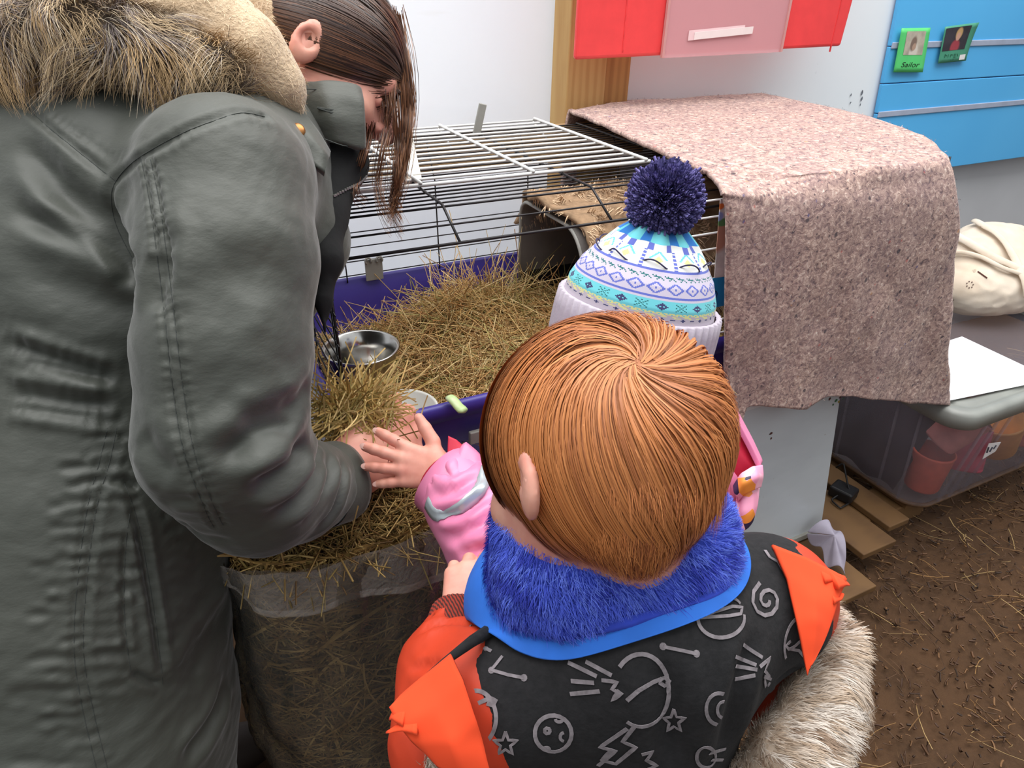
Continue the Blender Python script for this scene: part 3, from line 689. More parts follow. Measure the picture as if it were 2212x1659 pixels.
# felt blanket over the right end of the cage
m_felt = NT('felt'); co = m_felt.coord(); cs = m_felt.coord((1, 1, 1.0))
n1 = m_felt.noise(14, 4, .6, co); n2 = m_felt.noise(105, 4, .65, co, .8); n3 = m_felt.noise(330, 2, .5, co)
c = m_felt.ramp(n2, [(.30, rgb(88, 70, 74)), (.43, rgb(160, 130, 122)), (.57, rgb(200, 168, 154)), (.70, rgb(240, 216, 202))])
c = m_felt.mix(m_felt.ramp(n1, [(.35, (.3, .3, .3, 1)), (.7, (0, 0, 0, 1))]), c, rgb(116, 92, 104))
def speck(scale, thr, col, seed, amt=.8):
    global c
    v = m_felt.new('ShaderNodeTexVoronoi', voronoi_dimensions='4D'); v.inputs['Scale'].default_value = scale; v.inputs['W'].default_value = seed; v.inputs['Randomness'].default_value = 1
    mp = m_felt.noise(scale * 1.3, 2, .5, co); dm = m_felt.new('ShaderNodeMath', operation='MULTIPLY_ADD'); m_felt.ln(mp, dm.inputs[0]); dm.inputs[1].default_value = .55; dm.inputs[2].default_value = -.27
    m_felt.ln(co, v.inputs['Vector']); ad = m_felt.new('ShaderNodeMath', operation='ADD'); m_felt.ln(v.outputs['Distance'], ad.inputs[0]); m_felt.ln(dm.outputs[0], ad.inputs[1])
    f = m_felt.ramp(ad.outputs[0], [(thr, (amt,) * 3 + (1,)), (thr + .08, (0, 0, 0, 1))]); c = m_felt.mix(f, c, col)
speck(80, .12, rgb(58, 46, 58), 0); speck(55, .07, rgb(186, 72, 66), 3, .6); speck(50, .06, rgb(70, 74, 130), 5, .7); speck(90, .10, rgb(240, 224, 210), 8, .7); speck(42, .05, rgb(200, 140, 80), 11, .6); speck(38, .09, rgb(48, 38, 52), 14, .85)
m_felt.set(Base_Color=c, Roughness=.95, Sheen_Weight=.15); m_felt.bump(n2, .6, .004); m_felt = m_felt.m
ZBK = .985
def rowz(pts, z): return [onz(x, y, z) for x, y in pts]
def rowy(pts, y0): return [ony(x, y, y0) for x, y in pts]
def resample(P, n):
    P = np.array(P); s = np.concatenate([[0], np.cumsum(np.linalg.norm(np.diff(P, axis=0), axis=1))]); t = np.linspace(0, s[-1], n)
    return np.stack([np.interp(t, s, P[:, i]) for i in range(3)], 1)
NU = 70
rows = [rowz([(1228, 236), (1330, 213), (1440, 208), (1560, 200), (1640, 196)], ZBK + .003),
        rowz([(1292, 262), (1500, 262), (1700, 250), (1850, 240)], ZBK + .004),
        rowz([(1400, 312), (1600, 320), (1800, 310), (1990, 285)], ZBK + .003),
        rowz([(1500, 358), (1700, 372), (1900, 350), (2040, 320)], ZBK),
        rowz([(1536, 376), (1700, 386), (1900, 367), (2058, 343)], ZBK - .005),
        rowy([(1560, 408), (1700, 420), (1900, 406), (2070, 382)], .766),
        rowy([(1569, 432), (1700, 458), (1900, 446), (2076, 430)], .756),
        rowy([(1573, 470), (1750, 520), (1900, 510), (2079, 490)], .752),
        rowy([(1573, 600), (1750, 640), (1900, 640), (2066, 610)], .751),
        rowy([(1571, 740), (1750, 760), (1900, 760), (2054, 740)], .752),
        rowy([(1572, 830), (1750, 820), (1900, 820), (2052, 820)], .753),
        rowy([(1590, 915), (1606, 916), (1616, 880), (1640, 877), (1740, 884), (1790, 858), (1840, 856), (1970, 872), (2050, 873)], .752)]
rows = np.array([resample(r, NU) for r in rows])
# fit splines down every column
fine = []
m = len(rows)
for i in range(m - 1):
    p0, p1, p2, p3 = rows[max(i - 1, 0)], rows[i], rows[i + 1], rows[min(i + 2, m - 1)]
    for t in np.linspace(0, 1, 9, endpoint=False):
        fine.append(.5 * ((2 * p1) + (p2 - p0) * t + (2 * p0 - 5 * p1 + 4 * p2 - p3) * t * t + (3 * p1 - p0 - 3 * p2 + p3) * t ** 3))
fine.append(rows[-1]); G = np.array(fine)
# turn the right border down the far side and the back edge down behind the cage
side = []
for k in range(1, 14):
    e = G[:, -1].copy(); d = .03 * min(k, 3) * .5; e[:, 0] += d * .45 if k < 3 else .012; e[:, 2] -= .022 * k; e[:, 1] += .004 * k
    e[:, 2] = np.maximum(e[:, 2], np.minimum(G[:, -1, 2], .45)); side.append(e)
G = np.concatenate([G, np.array(side).transpose(1, 0, 2)], 1)
back = []
for k in range(10, 0, -1):
    e = G[0].copy(); e[:, 1] += .006 * min(k, 3); e[:, 2] = np.minimum(e[:, 2], ZBK) - .02 * k + .012; back.append(e)
G = np.concatenate([np.array(back), G], 0)
for _ in range(5):
    Gs = G.copy(); Gs[1:-1, 1:-1] = .5 * G[1:-1, 1:-1] + .125 * (G[2:, 1:-1] + G[:-2, 1:-1] + G[1:-1, 2:] + G[1:-1, :-2]); Gs[:, :2] = G[:, :2]; G = Gs
sh = G.shape; Vb = G.reshape(-1, 3)
nb = fbm(Vb, (7, 7, 3), 5, 2); nw = fbm(Vb, (13, 13, 9), 6, 2)
front = np.clip((.93 - Vb[:, 2]) / .15, 0, 1)
Vb[:, 1] += -.008 * nb * front - .003 * nw * front; Vb[:, 2] += .0025 * nw * (1 - front)
i, j = np.meshgrid(np.arange(sh[0] - 1), np.arange(sh[1] - 1), indexing='ij'); b0 = i * sh[1] + j
Qb = np.stack([b0, b0 + sh[1], b0 + sh[1] + 1, b0 + 1], -1).reshape(-1, 4)
bl = fast_mesh('felt_blanket', Vb, Qb, None, m_felt, label='pinkish grey speckled felt blanket covering the right end of the cage', cat='blanket')
mod = bl.modifiers.new('t', 'SOLIDIFY'); mod.thickness = .007; mod.offset = -1
P0, N0 = sample_tris(Vb, Qb, 3600); N0 = np.where((N0 @ np.array([-.2, -.7, .7]))[:, None] < 0, -N0, N0)
T = RNG.normal(size=P0.shape); T -= N0 * (T * N0).sum(1)[:, None] * .8; T /= np.linalg.norm(T, axis=1)[:, None]
Ps = np.stack([P0 + T * t * .006 + N0 * (.0012 + .002 * math.sin(t * 3)) for t in (0, .35, .7, 1)], 1); Wd = np.cross(T, N0)
fc = np.array([rgb(214, 190, 176)[:3], rgb(120, 96, 98)[:3], rgb(180, 150, 138)[:3], rgb(74, 62, 78)[:3]])[RNG.integers(0, 4, len(P0))]
Vr, Qr, Cr = ribbons(Ps, np.repeat(Wd[:, None], 4, 1), np.full((len(P0), 4), .00028), np.repeat(fc[:, None], 4, 1))
fast_mesh('felt_fibres', Vr, Qr, Cr, m_fl, parent=bl, kind='stuff')

# pallet boards on the ground under the cabinet
m_pal = wood('pallet_wood', rgb(116, 84, 48), rgb(80, 54, 30), (.25, 1, 1), 12)
pal = empty('wooden_pallet', (1.1, .95, 0), 'weathered wooden pallet on the earth under cabinet and storage box', 'pallet')
def plank(c, d, a, nm='board', z=None): MB().box(c, d, rot('Z', a)).build(nm, m_pal, pal, bevel=.004)
a = onz(1672, 1300, .075); 
for (y, a_, w) in ((.66, .0, .10), (.80, .0, .10), (.94, .0, .10), (1.08, .0, .10), (1.22, .0, .10)):
    pass
for x, y0, y1, w, zz in ((1.02, .64, 1.3, .115, .083), (1.185, .62, 1.3, .12, .083), (1.355, .70, 1.3, .115, .083), (1.475, .74, 1.3, .075, .083), (1.60, .78, 1.3, .09, .083), (.84, .62, 1.3, .1, .083), (.66, .62, 1.3, .1, .083), (.48, .62, 1.3, .1, .083), (.3, .62, 1.3, .1, .083), (.12, .62, 1.3, .1, .083)):
    MB().box(((x), (y0 + y1) / 2, zz - .009), (w, y1 - y0, .018)).build('board', m_pal, pal, bevel=.003)
for y in (.79, .99, 1.2): MB().box2((.07, y, .0), (1.66, y + .09, .064)).build('bearer', m_pal, pal, bevel=.004)
# grey crumpled cloth by the cabinet foot
m_gc = mat('grey_cloth', rgb(178, 170, 186), .7, .12, 14)
q = MB(); A = [onz(1742, 1150, .13), onz(1790, 1122, .16), onz(1816, 1146, .15), onz(1828, 1205, .12), onz(1826, 1242, .09), onz(1798, 1225, .10), onz(1780, 1208, .10), onz(1766, 1182, .11)]
cc = np.mean(A, 0) + np.array([0, 0, .02])
def gcf(u, v):
    t = v * len(A); i = int(t) % len(A); f = t - int(t); p = A[i] * (1 - f) + A[(i + 1) % len(A)] * f
    p = cc + (p - cc) * u; return p + np.array([0, 0, .014 * math.sin(v * 25) * u + .02 * (1 - u)])
q.grid(gcf, 12, 49); q.build('grey_rag', m_gc, smooth=True, thick=.002, sub=1, label='crumpled pale grey rag at the foot of the white cabinet', cat='rag')
q = MB(); L = [onz(x, y, z) for x, y, z in ((1806, 1010, .14), (1822, 1000, .16), (1832, 1050, .12), (1842, 1082, .09), (1815, 1098, .088), (1795, 1080, .09), (1812, 1068, .10), (1835, 1085, .088))]
q.tube(resample(L, 30), .0024, 6); q.build('black_cable', mat('cable', rgb(20, 18, 20), .5), smooth=True, label='black cable looped between cabinet and storage box', cat='cable')
q = MB(); q.box(onz(1822, 1062, .10), (.05, .06, .03), rot('Z', .3)); q.build('plug', mat('plug_black', rgb(22, 20, 22), .5), bevel=.006, label='black plug lying at the end of the cable', cat='plug')

# clear storage box with grey lid
m_clear = NT('cloudy_plastic'); tr = m_clear.new('ShaderNodeBsdfTransparent'); mx = m_clear.new('ShaderNodeMixShader'); mx.inputs[0].default_value = .20
tr.inputs[0].default_value = (.96, .96, .97, 1); m_clear.set(Base_Color=rgb(176, 168, 176), Roughness=.25)
m_clear.ln(tr.outputs[0], mx.inputs[1]); m_clear.ln(m_clear.b.outputs[0], mx.inputs[2]); m_clear.ln(mx.outputs[0], m_clear.n['Material Output'].inputs[0]); m_clear = m_clear.m
BX0, BX1, BY0, BY1, BZ0, BZ1 = 1.49, 2.25, .70, 1.20, .086, .405
m_lid = mat('box_lid_grey', rgb(150, 152, 146), .4, .12, 9)
box = empty('storage_box', (1.87, .95, BZ0), 'large clear plastic storage box with a grey clip lid, right of the cabinet', 'storage box')
def br_(d, z, r=.06): return rrect(BX0 + d, BX1 - d, BY0 + d, BY1 - d, r, z, 8)
loft([br_(.055, BZ0), br_(.045, BZ0 + .01), br_(.012, BZ1 - .01), br_(.012, BZ1)], True, False).build('box_body', m_clear, box, smooth=True, thick=.003)
for (ax, pos) in [('y', v) for v in (1.62, 1.665, 1.72, 1.95, 2.0, 2.1)] + [('x', v) for v in (.80, .86, 1.0, 1.06)]:
    q = MB()
    if ax == 'y': q.tube([(pos, BY0 + .010, BZ1 - .02), (pos, BY0 + .046, BZ0 + .01)], .004, 6)
    else: q.tube([(BX0 + .010, pos, BZ1 - .02), (BX0 + .046, pos, BZ0 + .01)], .004, 6)
    q.build('rib', m_clear, box, smooth=True)
q = MB(); q.tube(br_(.052, BZ0 + .003), .006, 8, closed=True); q.build('base_rim', mat('muddy_rim', rgb(118, 88, 62), .6, .2), box, smooth=True, label='mud-stained base edge')
loft([br_(.004, BZ1 - .035), br_(-.006, BZ1 - .03), br_(-.008, BZ1 + .004), br_(-.002, BZ1 + .012), br_(.012, BZ1 + .014), br_(.02, BZ1 + .008), br_(.03, BZ1 + .006), br_(.034, BZ1 + .010), br_(.05, BZ1 + .010), br_(.056, BZ1 + .004)], False, False).build('lid_rim', m_lid, box, smooth=True)
loft([br_(.054, BZ1 + .003), br_(.2, BZ1 + .003, .03)], False, True).build('lid_panel', m_clear, box)
MB().box((1.88, BY0 - .014, BZ1 - .012), (.22, .016, .02)).build('clip_handle', mat('dark_clip', rgb(56, 60, 66), .5), box, bevel=.005, label='dark grey clip handle')
sp = ony(2140, 968, BY0 + .015); o = MB().add([ony(2122, 992, BY0 + .018), ony(2150, 975, BY0 + .018), ony(2162, 955, BY0 + .014), ony(2136, 958, BY0 + .014)], [(0, 1, 2, 3)]).build('sticker', m_white, box, thick=.001, label='small white sticker with blurred dark print')
q = MB()
for a_, b_ in (((2132, 978), (2136, 966)), ((2138, 976), (2144, 966)), ((2146, 970), (2152, 962))): q.tube([ony(*a_, BY0 + .014), ony(*b_, BY0 + .013)], .0016, 5)
q.build('print', mat('print_grey', rgb(80, 82, 96), .6), o)
cont_cols = [rgb(236, 104, 76), rgb(238, 150, 140), rgb(226, 100, 124), rgb(240, 170, 90), rgb(150, 190, 160), rgb(212, 150, 184)]
spots = [(1.62, .80, .17, .05, 0, 'orange-red pot low inside the near left corner of the clear storage box'), (1.66, .79, .29, .052, 1, 'salmon pink pot high inside the near left corner of the clear storage box'), (1.76, .80, .19, .055, 2, 'raspberry pink pot low behind the middle ribs of the clear storage box'),
         (1.89, .80, .20, .06, 3, 'ochre orange pot below the white sticker inside the clear storage box'), (1.98, .80, .29, .05, 5, 'mauve pot high inside the right half of the clear storage box'), (2.06, .82, .17, .055, 1, 'salmon pink pot low at the right of the clear storage box'), (1.80, .95, .32, .07, 4, 'green-grey pot standing highest, under the lid of the clear storage box')]
for i, (x, y, z, r, c_, lb) in enumerate(spots):
    q = MB(); q.lathe([(0, -.06), (r * .8, -.06), (r * .85, -.055), (r, .045), (r * 1.03, .05), (r * .95, .052), (r * .78, -.05), (0, -.052)], (x, y, z), 20, rot('X', .4 * math.sin(i * 2.1)) @ rot('Y', .5 * math.sin(i * 1.3)))
    q.build('plastic_pot', mat('pot_%d' % i, cont_cols[c_], .5, .1), smooth=True, label=lb, cat='pot')
q = MB(); q.grid(lambda u, v: (BX0 + .05 + .12 * u, BY0 + .12 + .36 * v, BZ0 + .02 + .27 * u * (1 + .1 * math.sin(v * 8)) + .008 * math.sin(v * 20)), 10, 20)
q.build('dark_cloth', mat('dark_cloth', rgb(66, 60, 68), .8, .3, 10), smooth=True, thick=.004, label='dark crumpled cloth inside the left end of the storage box', cat='cloth')
# sheet of paper on the lid
Zl = BZ1 + .017
pp = [onz(2048, 866, Zl), onz(2300, 800, Zl), onz(2212, 790, Zl), onz(2078, 727, Zl), onz(2046, 735, Zl)]
MB().add([pp[0], onz(2212, 832, Zl), onz(2260, 812, Zl), onz(2212, 790, Zl), pp[3], onz(2020, 745, Zl)], [(0, 1, 2, 3, 4, 5)]).build('paper_sheet', mat('paper_white', rgb(238, 238, 240), .6, .02), thick=.0008, label='blank white sheet of paper on the storage box lid', cat='paper')

# cream cotton bag slumped on the lid
m_bag = NT('cream_cotton'); co = m_bag.coord(); f = m_bag.noise(7, 4, .6, co); f2 = m_bag.noise(34, 3, .5, co)
c = m_bag.mix(m_bag.ramp(f2, [(.70, (0, 0, 0, 1)), (.76, (.75, .75, .75, 1))]), m_bag.ramp(f, [(.3, rgb(206, 188, 166)), (.7, rgb(228, 216, 200))]), rgb(120, 96, 76)); m_bag.set(Base_Color=c, Roughness=.9); m_bag.bump(m_bag.noise(400, 2, .5, co), .3, .0006); m_bag = m_bag.m
gc = onz(2185, 640, .50); gb = at(2160, 590, 0)
bx, by = gc[0] + .06, max(gc[1], 1.02) + .06
bz = BZ1 + .012
def bagf(p):
    d = sd_ell(p, (bx, by, bz + .085), (.21, .14, .10)); d = smin(d, sd_ell(p, (bx + .05, by + .05, bz + .15), (.17, .11, .08)), .05)
    return smax(d, -(p[..., 2] - bz - .003), .02)
V, Q = nets(bagf, (bx - .3, by - .25, bz - .02), (bx + .35, by + .3, bz + .3), .012); V, Q = subdivide(V, Q, 1)
N = vnormals(V, Q); V = V + N * (.009 * fbm(V, (5, 5, 9), 31, 3) - .008 * np.abs(fbm(V, (9, 6, 12), 32, 2)))[:, None]
bag = fast_mesh('cotton_bag', V, Q, None, m_bag, label='slumped cream cotton tote bag on the storage box lid', cat='bag')
tb = bvh(V, Q)
for pts, w in (([(2058, 500), (2100, 478), (2160, 470), (2212, 478)], .017), ([(2062, 512), (2110, 540), (2160, 570), (2212, 590)], .02), ([(2100, 482), (2150, 515), (2190, 570), (2212, 640)], .019), ([(2060, 548), (2110, 560), (2170, 590), (2230, 600)], .012)):
    L, Nn = hits(tb, smooth_px(pts))
    if L is not None:
        T = np.gradient(L, axis=0); T /= np.linalg.norm(T, axis=1)[:, None]; S = np.cross(T, Nn); S /= np.linalg.norm(S, axis=1)[:, None] + 1e-9
        q = MB(); A = [L[i] + Nn[i] * (.013 + .006 * math.cos(k * 1.4)) + S[i] * w * k / 2 for i in range(len(L)) for k in (-1.2, -.4, .4, 1.2)]
        q.add(A, [(i * 4 + k, i * 4 + k + 1, i * 4 + k + 5, i * 4 + k + 4) for i in range(len(L) - 1) for k in range(3)]); q.build('bag_strap', m_bag, bag, smooth=True, thick=.003, sub=1)
q = MB()
for (px, py, r) in ((2095, 615, 7), (2054, 648, 6)):
    for k in range(7):
        a = k * .9; h = hit(tb, px + r * math.cos(a), py + r * math.sin(a))
        if h: q.box(h[0] + h[1] * .0008, (.003, .002, .003))
if q.n: q.build('flower_print', mat('print_brown', rgb(130, 110, 100), .8), bag)
h = hits(tb, [(2112, 587), (2122, 594), (2132, 601)], 4)
if h[0] is not None: MB().tube(h[0] + h[1] * .001, .0022, 5).build('tear', mat('tear_dark', rgb(86, 44, 36), .8), bag)
# ================================================================== people: shared builders
CR, CU = RC[:, 0], RC[:, 1]                       # right and up of the view, used to write down how each figure is turned
def vdir(r, u, f): return nrm(CR * r + CU * u + FWD * f)
m_skin = NT('skin'); co = m_skin.coord(); f = m_skin.noise(26, 4, .6, co)
m_skin.set(Base_Color=m_skin.ramp(f, [(.3, rgb(206, 132, 116)), (.7, rgb(226, 164, 144))]), Roughness=.5, Subsurface_Weight=.12, Subsurface_Scale=.01); m_skin = m_skin.m
m_nail = mat('nail', rgb(232, 184, 172), .3, .02)
def head_sdf(c, f, u, s=1.0, ears=True, concha=(-.004, .0915)):
    """skull, jaw, nose, brow, lips, ears; c centre of the skull, f where the face looks, u crown"""
    f = nrm(f); u = nrm(u - f * np.dot(u, f)); l = np.cross(u, f); R = np.stack([f, l, u], 1)
    q = lambda a, b, d: np.array(c) + s * (f * a + l * b + u * d)
    def fn(p):
        d = sd_ell(p, q(-.012, 0, .012), np.array([.096, .074, .082]) * s, R)
        d = smin(d, sd_ell(p, q(.032, 0, -.045), np.array([.058, .058, .070]) * s, R), .03 * s)
        d = smin(d, sd_ell(p, q(.062, 0, -.092), np.array([.022, .026, .020]) * s, R), .025 * s)
        for b in (-1, 1):
            d = smin(d, sd_ell(p, q(.060, .034 * b, -.038), np.array([.020, .022, .018]) * s, R), .016 * s)
            d = smax(d, -(np.linalg.norm(p - q(.098, .031 * b, -.014), axis=-1) - .017 * s), .012 * s)
        d = smin(d, sd_cone(p, q(.080, 0, .004), q(.106, 0, -.034), .009 * s, .012 * s), .010 * s)
        d = smin(d, sd_cone(p, q(.094, -.014, -.036), q(.094, .014, -.036), .008 * s, .008 * s), .006 * s)
        d = smin(d, sd_cone(p, q(.074, -.026, .010), q(.074, .026, .010), .010 * s, .010 * s), .014 * s)
        d = smin(d, sd_cone(p, q(.087, -.016, -.062), q(.087, .016, -.062), .006 * s, .006 * s), .005 * s)
        d = smin(d, sd_cone(p, q(.085, -.014, -.070), q(.085, .014, -.070), .006 * s, .006 * s), .004 * s)
        if ears:
            for b in (-1, 1):
                e = sd_ell(p, q(-.012, .079 * b, -.022), np.array([.018, .007, .028]) * s, np.stack([nrm(f + l * -.5 * b), nrm(l + f * .5 * b), u], 1))
                e = smax(e, -(np.linalg.norm(p - q(concha[0], concha[1] * b, -.020), axis=-1) - .0125 * s), .003 * s); d = smin(d, e, .006 * s)
        return d
    return fn, q, (f, l, u)
def hand_sdf(w, f, n, thumb, s=1.0, curl=(.3, .3, .35, .4), spread=.12, topen=.6, tcurl=.3, fat=1.0):
    """w wrist, f towards the fingers, n out of the back of the hand, thumb which way the thumb side lies"""
    f = nrm(f); n = nrm(n - f * np.dot(n, f)); t = np.cross(f, n); t = t if np.dot(t, thumb) > 0 else -t
    prim = []; tips = []
    kn = [(.034, .090), (.011, .095), (-.012, .090), (-.033, .080)]; ln = [.070, .078, .072, .056]
    for i, ((a, b), L) in enumerate(zip(kn, ln)):
        k = w + s * (t * a + f * b + n * (.004 - .004 * abs(i - 1.5)))
        prim.append((w + s * (t * a * .62 + f * .006), k, .0155 * s, .0118 * s, .016 * s))
        ang = curl[i]; d = nrm(f + t * spread * (1.5 - i)); p = k; r0 = (.0100, .0102, .0098, .0086)[i] * s * fat
        for j, (fr, rr) in enumerate(((.46, .94), (.30, .88), (.24, .78))):
            a2 = ang * (1 + j * .9); dd = nrm(d * math.cos(a2) - n * math.sin(a2)); p2 = p + dd * L * fr * s
            prim.append((p, p2, r0 * (1 if j == 0 else (.94, .88)[j - 1]), r0 * rr, .0045 * s)); p = p2
        tips.append((p, dd, r0 * .78, nrm(n * math.cos(a2) + d * math.sin(a2))))
    b0 = w + s * (t * .020 + f * .022); b1 = b0 + s * nrm(t * topen + f * (1 - topen * .5) - n * .25) * .042
    d2 = nrm(t * (topen - tcurl) + f - n * (.1 + tcurl)); b2 = b1 + s * d2 * .032; b3 = b2 + s * nrm(d2 - n * tcurl * .5) * .024
    prim += [(b0, b1, .0165 * s, .0128 * s, .014 * s), (b1, b2, .0122 * s * fat, .0108 * s * fat, .005 * s), (b2, b3, .0106 * s * fat, .0084 * s * fat, .004 * s)]
    tips.append((b3, d2, .0084 * s, nrm(t - f * .3)))
    arm = (w - f * .028 * s, w + f * .012 * s, .026 * s, .0225 * s, .016 * s)
    def fn(p):
        d = sd_cone(p, *arm[:4])
        for a, b, ra, rb, k in prim: d = smin(d, sd_cone(p, a, b, ra, rb), k)
        return d
    P = np.array([q for pr in prim for q in pr[:2]]); return fn, P.min(0) - .03 * s, P.max(0) + .03 * s, tips
def nails(tips, parent, s):
    q = MB()
    for p, d, r, n in tips:
        n = nrm(n - d * np.dot(n, d)); b = np.cross(d, n); c = p + n * r * .86 + d * r * .15
        ring = [c + d * r * .85 * math.sin(a) + b * r * .62 * math.cos(a) for a in np.linspace(0, 2 * math.pi, 10, endpoint=False)]
        q.add([c + n * r * .14] + ring, [(0, i + 1, (i + 1) % 10 + 1) for i in range(10)])
    return q.build('fingernails', m_nail, parent, smooth=True)
def join(parts):
    V = []; Q = []; n = 0
    for v, q in parts: V.append(v); Q.append(q + n); n += len(v)
    return np.concatenate(V), np.concatenate(Q)
def surf_strands(V, Q, n, mask, dirfn, ln, wid, colfn, k=5, lift=.25, droop=.3, clump=0, seed=0, cls=None, name='fur', m=None, parent=None, tip=.15, jit=.25):
    rng = np.random.default_rng(seed); P0, N0 = sample_tris(V, Q, n, mask, rng)
    D = dirfn(P0, N0); D = D + rng.normal(size=D.shape) * jit; D = D - N0 * (D * N0).sum(1)[:, None]; D /= np.linalg.norm(D, axis=1)[:, None] + 1e-9
    if clump: D = D + clump * np.array([noise.noise_vector(Vector(p * cls)) for p in P0]); D /= np.linalg.norm(D, axis=1)[:, None] + 1e-9
    L = ln[0] + (ln[1] - ln[0]) * rng.random(n); out = []
    for t in np.linspace(0, 1, k):
        out.append(P0 + D * (L * t)[:, None] + N0 * (L * lift * (t * 1.6 - t * t * .9))[:, None] - np.array([0, 0, 1.0]) * (L * droop * t * t)[:, None])
    P = np.stack(out, 1); T = np.gradient(P, axis=1); T /= np.linalg.norm(T, axis=2)[..., None] + 1e-9
    Wd = np.cross(T, np.repeat(N0[:, None], k, 1)); Wd /= np.linalg.norm(Wd, axis=2)[..., None] + 1e-9
    w = wid * np.linspace(1, tip, k)[None] * (.7 + .6 * rng.random((n, 1)))
    C = colfn(P0, rng, n); C = C if C.ndim == 3 else np.repeat(C[:, None], k, 1)
    Vr, Qr, Cr = ribbons(P, Wd, w, C)
    return fast_mesh(name, Vr, Qr, Cr, m, parent=parent, kind='stuff')

# ================================================================== the adult in the parka
m_parka = NT('parka_cloth'); co = m_parka.coord(); f = m_parka.noise(5, 3, .5, co); fw = m_parka.noise(900, 2, .5, co)
m_parka.set(Base_Color=m_parka.ramp(f, [(.3, rgb(59, 62, 56)), (.7, rgb(68, 70, 63))]), Roughness=.55, Sheen_Weight=.25, Sheen_Roughness=.4); m_parka.bump(m_parka.noise(60, 4, .6, m_parka.coord((1, 1, 2.2))), .22, .003); m_parka = m_parka.m
m_black = mat('black_fleece', rgb(11, 11, 12), .95, .2, 60, .5, .002)
m_seam = mat('seam_thread', rgb(58, 62, 59), .8, .1)
ADB = at(150, 1500, .82)
adult = empty('person', (ADB[0], ADB[1], 0), 'adult in a grey-green parka with fur-trimmed hood, bending over the cage', 'person')
hc = at(712, 128, .90)
hf, hu = vdir(.80, -.55, .24), vdir(.54, .82, .06)
hfn, hq, hax = head_sdf(hc, hf, hu, 1.05, True, (-.009, .0892))
A = at
neckb = A(560, 250, .88); sh_r = A(462, 385, .675); sh_l = A(560, 300, 1.0)
el = A(490, 1000, .665); wr = A(762, 1012, .845)
def adult_core(p):
    d = hfn(p)
    d = smin(d, sd_cone(p, hq(-.03, 0, -.03), neckb, .052, .058), .02)
    d = smin(d, sd_path(p, [neckb, A(380, 500, .84), A(220, 800, .83), A(150, 1150, .82)], [.07, .12, .115, .13], .04), .04)
    d = smin(d, sd_cone(p, sh_r, sh_l, .055, .055), .05)
    d = smin(d, sd_path(p, [sh_r, el, A(695, 1048, .808), wr], [.052, .042, .027, .021], .01), .02)
    hipz = A(150, 1150, .82)
    for s_ in (-1, 1):
        hp_ = hipz + np.array([.0, .09 * s_, -.05]); kn_ = np.array([hp_[0] + .02, hp_[1], .42]); an = np.array([hp_[0] - .02, hp_[1], .08])
        d = smin(d, sd_path(p, [hp_, kn_, an], [.09, .062, .045], .02), .02)
    return d
lo = np.array([-.45, .45, .05]); hi = np.array([.42, 1.25, 1.42])
V1, Q1 = nets(adult_core, lo, hi, .010)
hd = nets(hfn, hc - .15, hc + .15, .004)
hdf, l_, h_, tips = hand_sdf(wr, vdir(.50, .42, .55), vdir(.35, .1, -.9), vdir(-.3, 1, .0), 1.05, (.75, .8, .85, .9), .02, .55, .35)
hn = nets(hdf, l_, h_, .0025)
w2 = A(700, 900, 1.2)
Vb_, Qb_ = join([(V1, Q1), hd, hn])
body = fast_mesh('body', Vb_, Qb_, None, m_skin, parent=adult)
nails(tips, body, .95)
for b in (-1, 1): MB().lathe([(0, -.009), (.006, -.007), (.009, 0), (.006, .007), (0, .009)], hq(.0745, .031 * b, -.014), 14).build('eyelid', m_skin, body, smooth=True)
q = MB(); q.tube([hq(.092, .031 + x, .006 + .006 * (1 - (x / .018) ** 2)) for x in (-.018, 0, .018)], .0022, 5); q.tube([hq(.092, -.031 + x, .006 + .006 * (1 - (x / .018) ** 2)) for x in (-.018, 0, .018)], .0022, 5)
q.tube([hq(.090, -.031 + x, -.016) for x in (-.014, 0, .014)], .0014, 5); q.build('eyebrows', mat('brow_brown', rgb(66, 44, 34), .8), body)

# the parka
def parka_sdf(p):
    d = sd_path(p, [A(120, 1950, .86), A(150, 1560, .83), A(160, 1300, .82), A(185, 1080, .82), A(205, 860, .83), A(270, 640, .84), A(350, 500, .84)], [.215, .182, .168, .160, .155, .172, .17], .03)
    d = smin(d, sd_cone(p, A(80, 540, .86), A(330, 400, .86), .175, .165), .05)
    d = smin(d, sd_cone(p, sh_r + FWD * .035, sh_l, .088, .085), .05)
    d = smin(d, sd_cone(p, A(470, 330, .80), A(600, 300, .86), .07, .055), .04)
    d = smin(d, sd_path(p, [A(560, 420, .84), A(640, 520, .84), A(610, 640, .84)], [.10, .058, .045], .03), .04)
    arm = sd_path(p, [A(480, 390, .69), A(497, 560, .68), A(490, 760, .67), A(486, 940, .67)], [.082, .083, .079, .075], .02)
    arm = smin(arm, sd_path(p, [A(484, 965, .67), A(550, 1060, .71), A(640, 1055, .77), A(700, 1048, .81)], [.074, .064, .055, .048], .02), .03)
    cuff = sd_cone(p, A(705, 1046, .82), A(780, 1030, .875), .034, .034)
    arm = smax(arm, -cuff, .004)
    return smin(d, arm, .010)
Vp, Qp = nets(parka_sdf, (-.62, .36, .30), (.34, 1.22, 1.22), .0126)
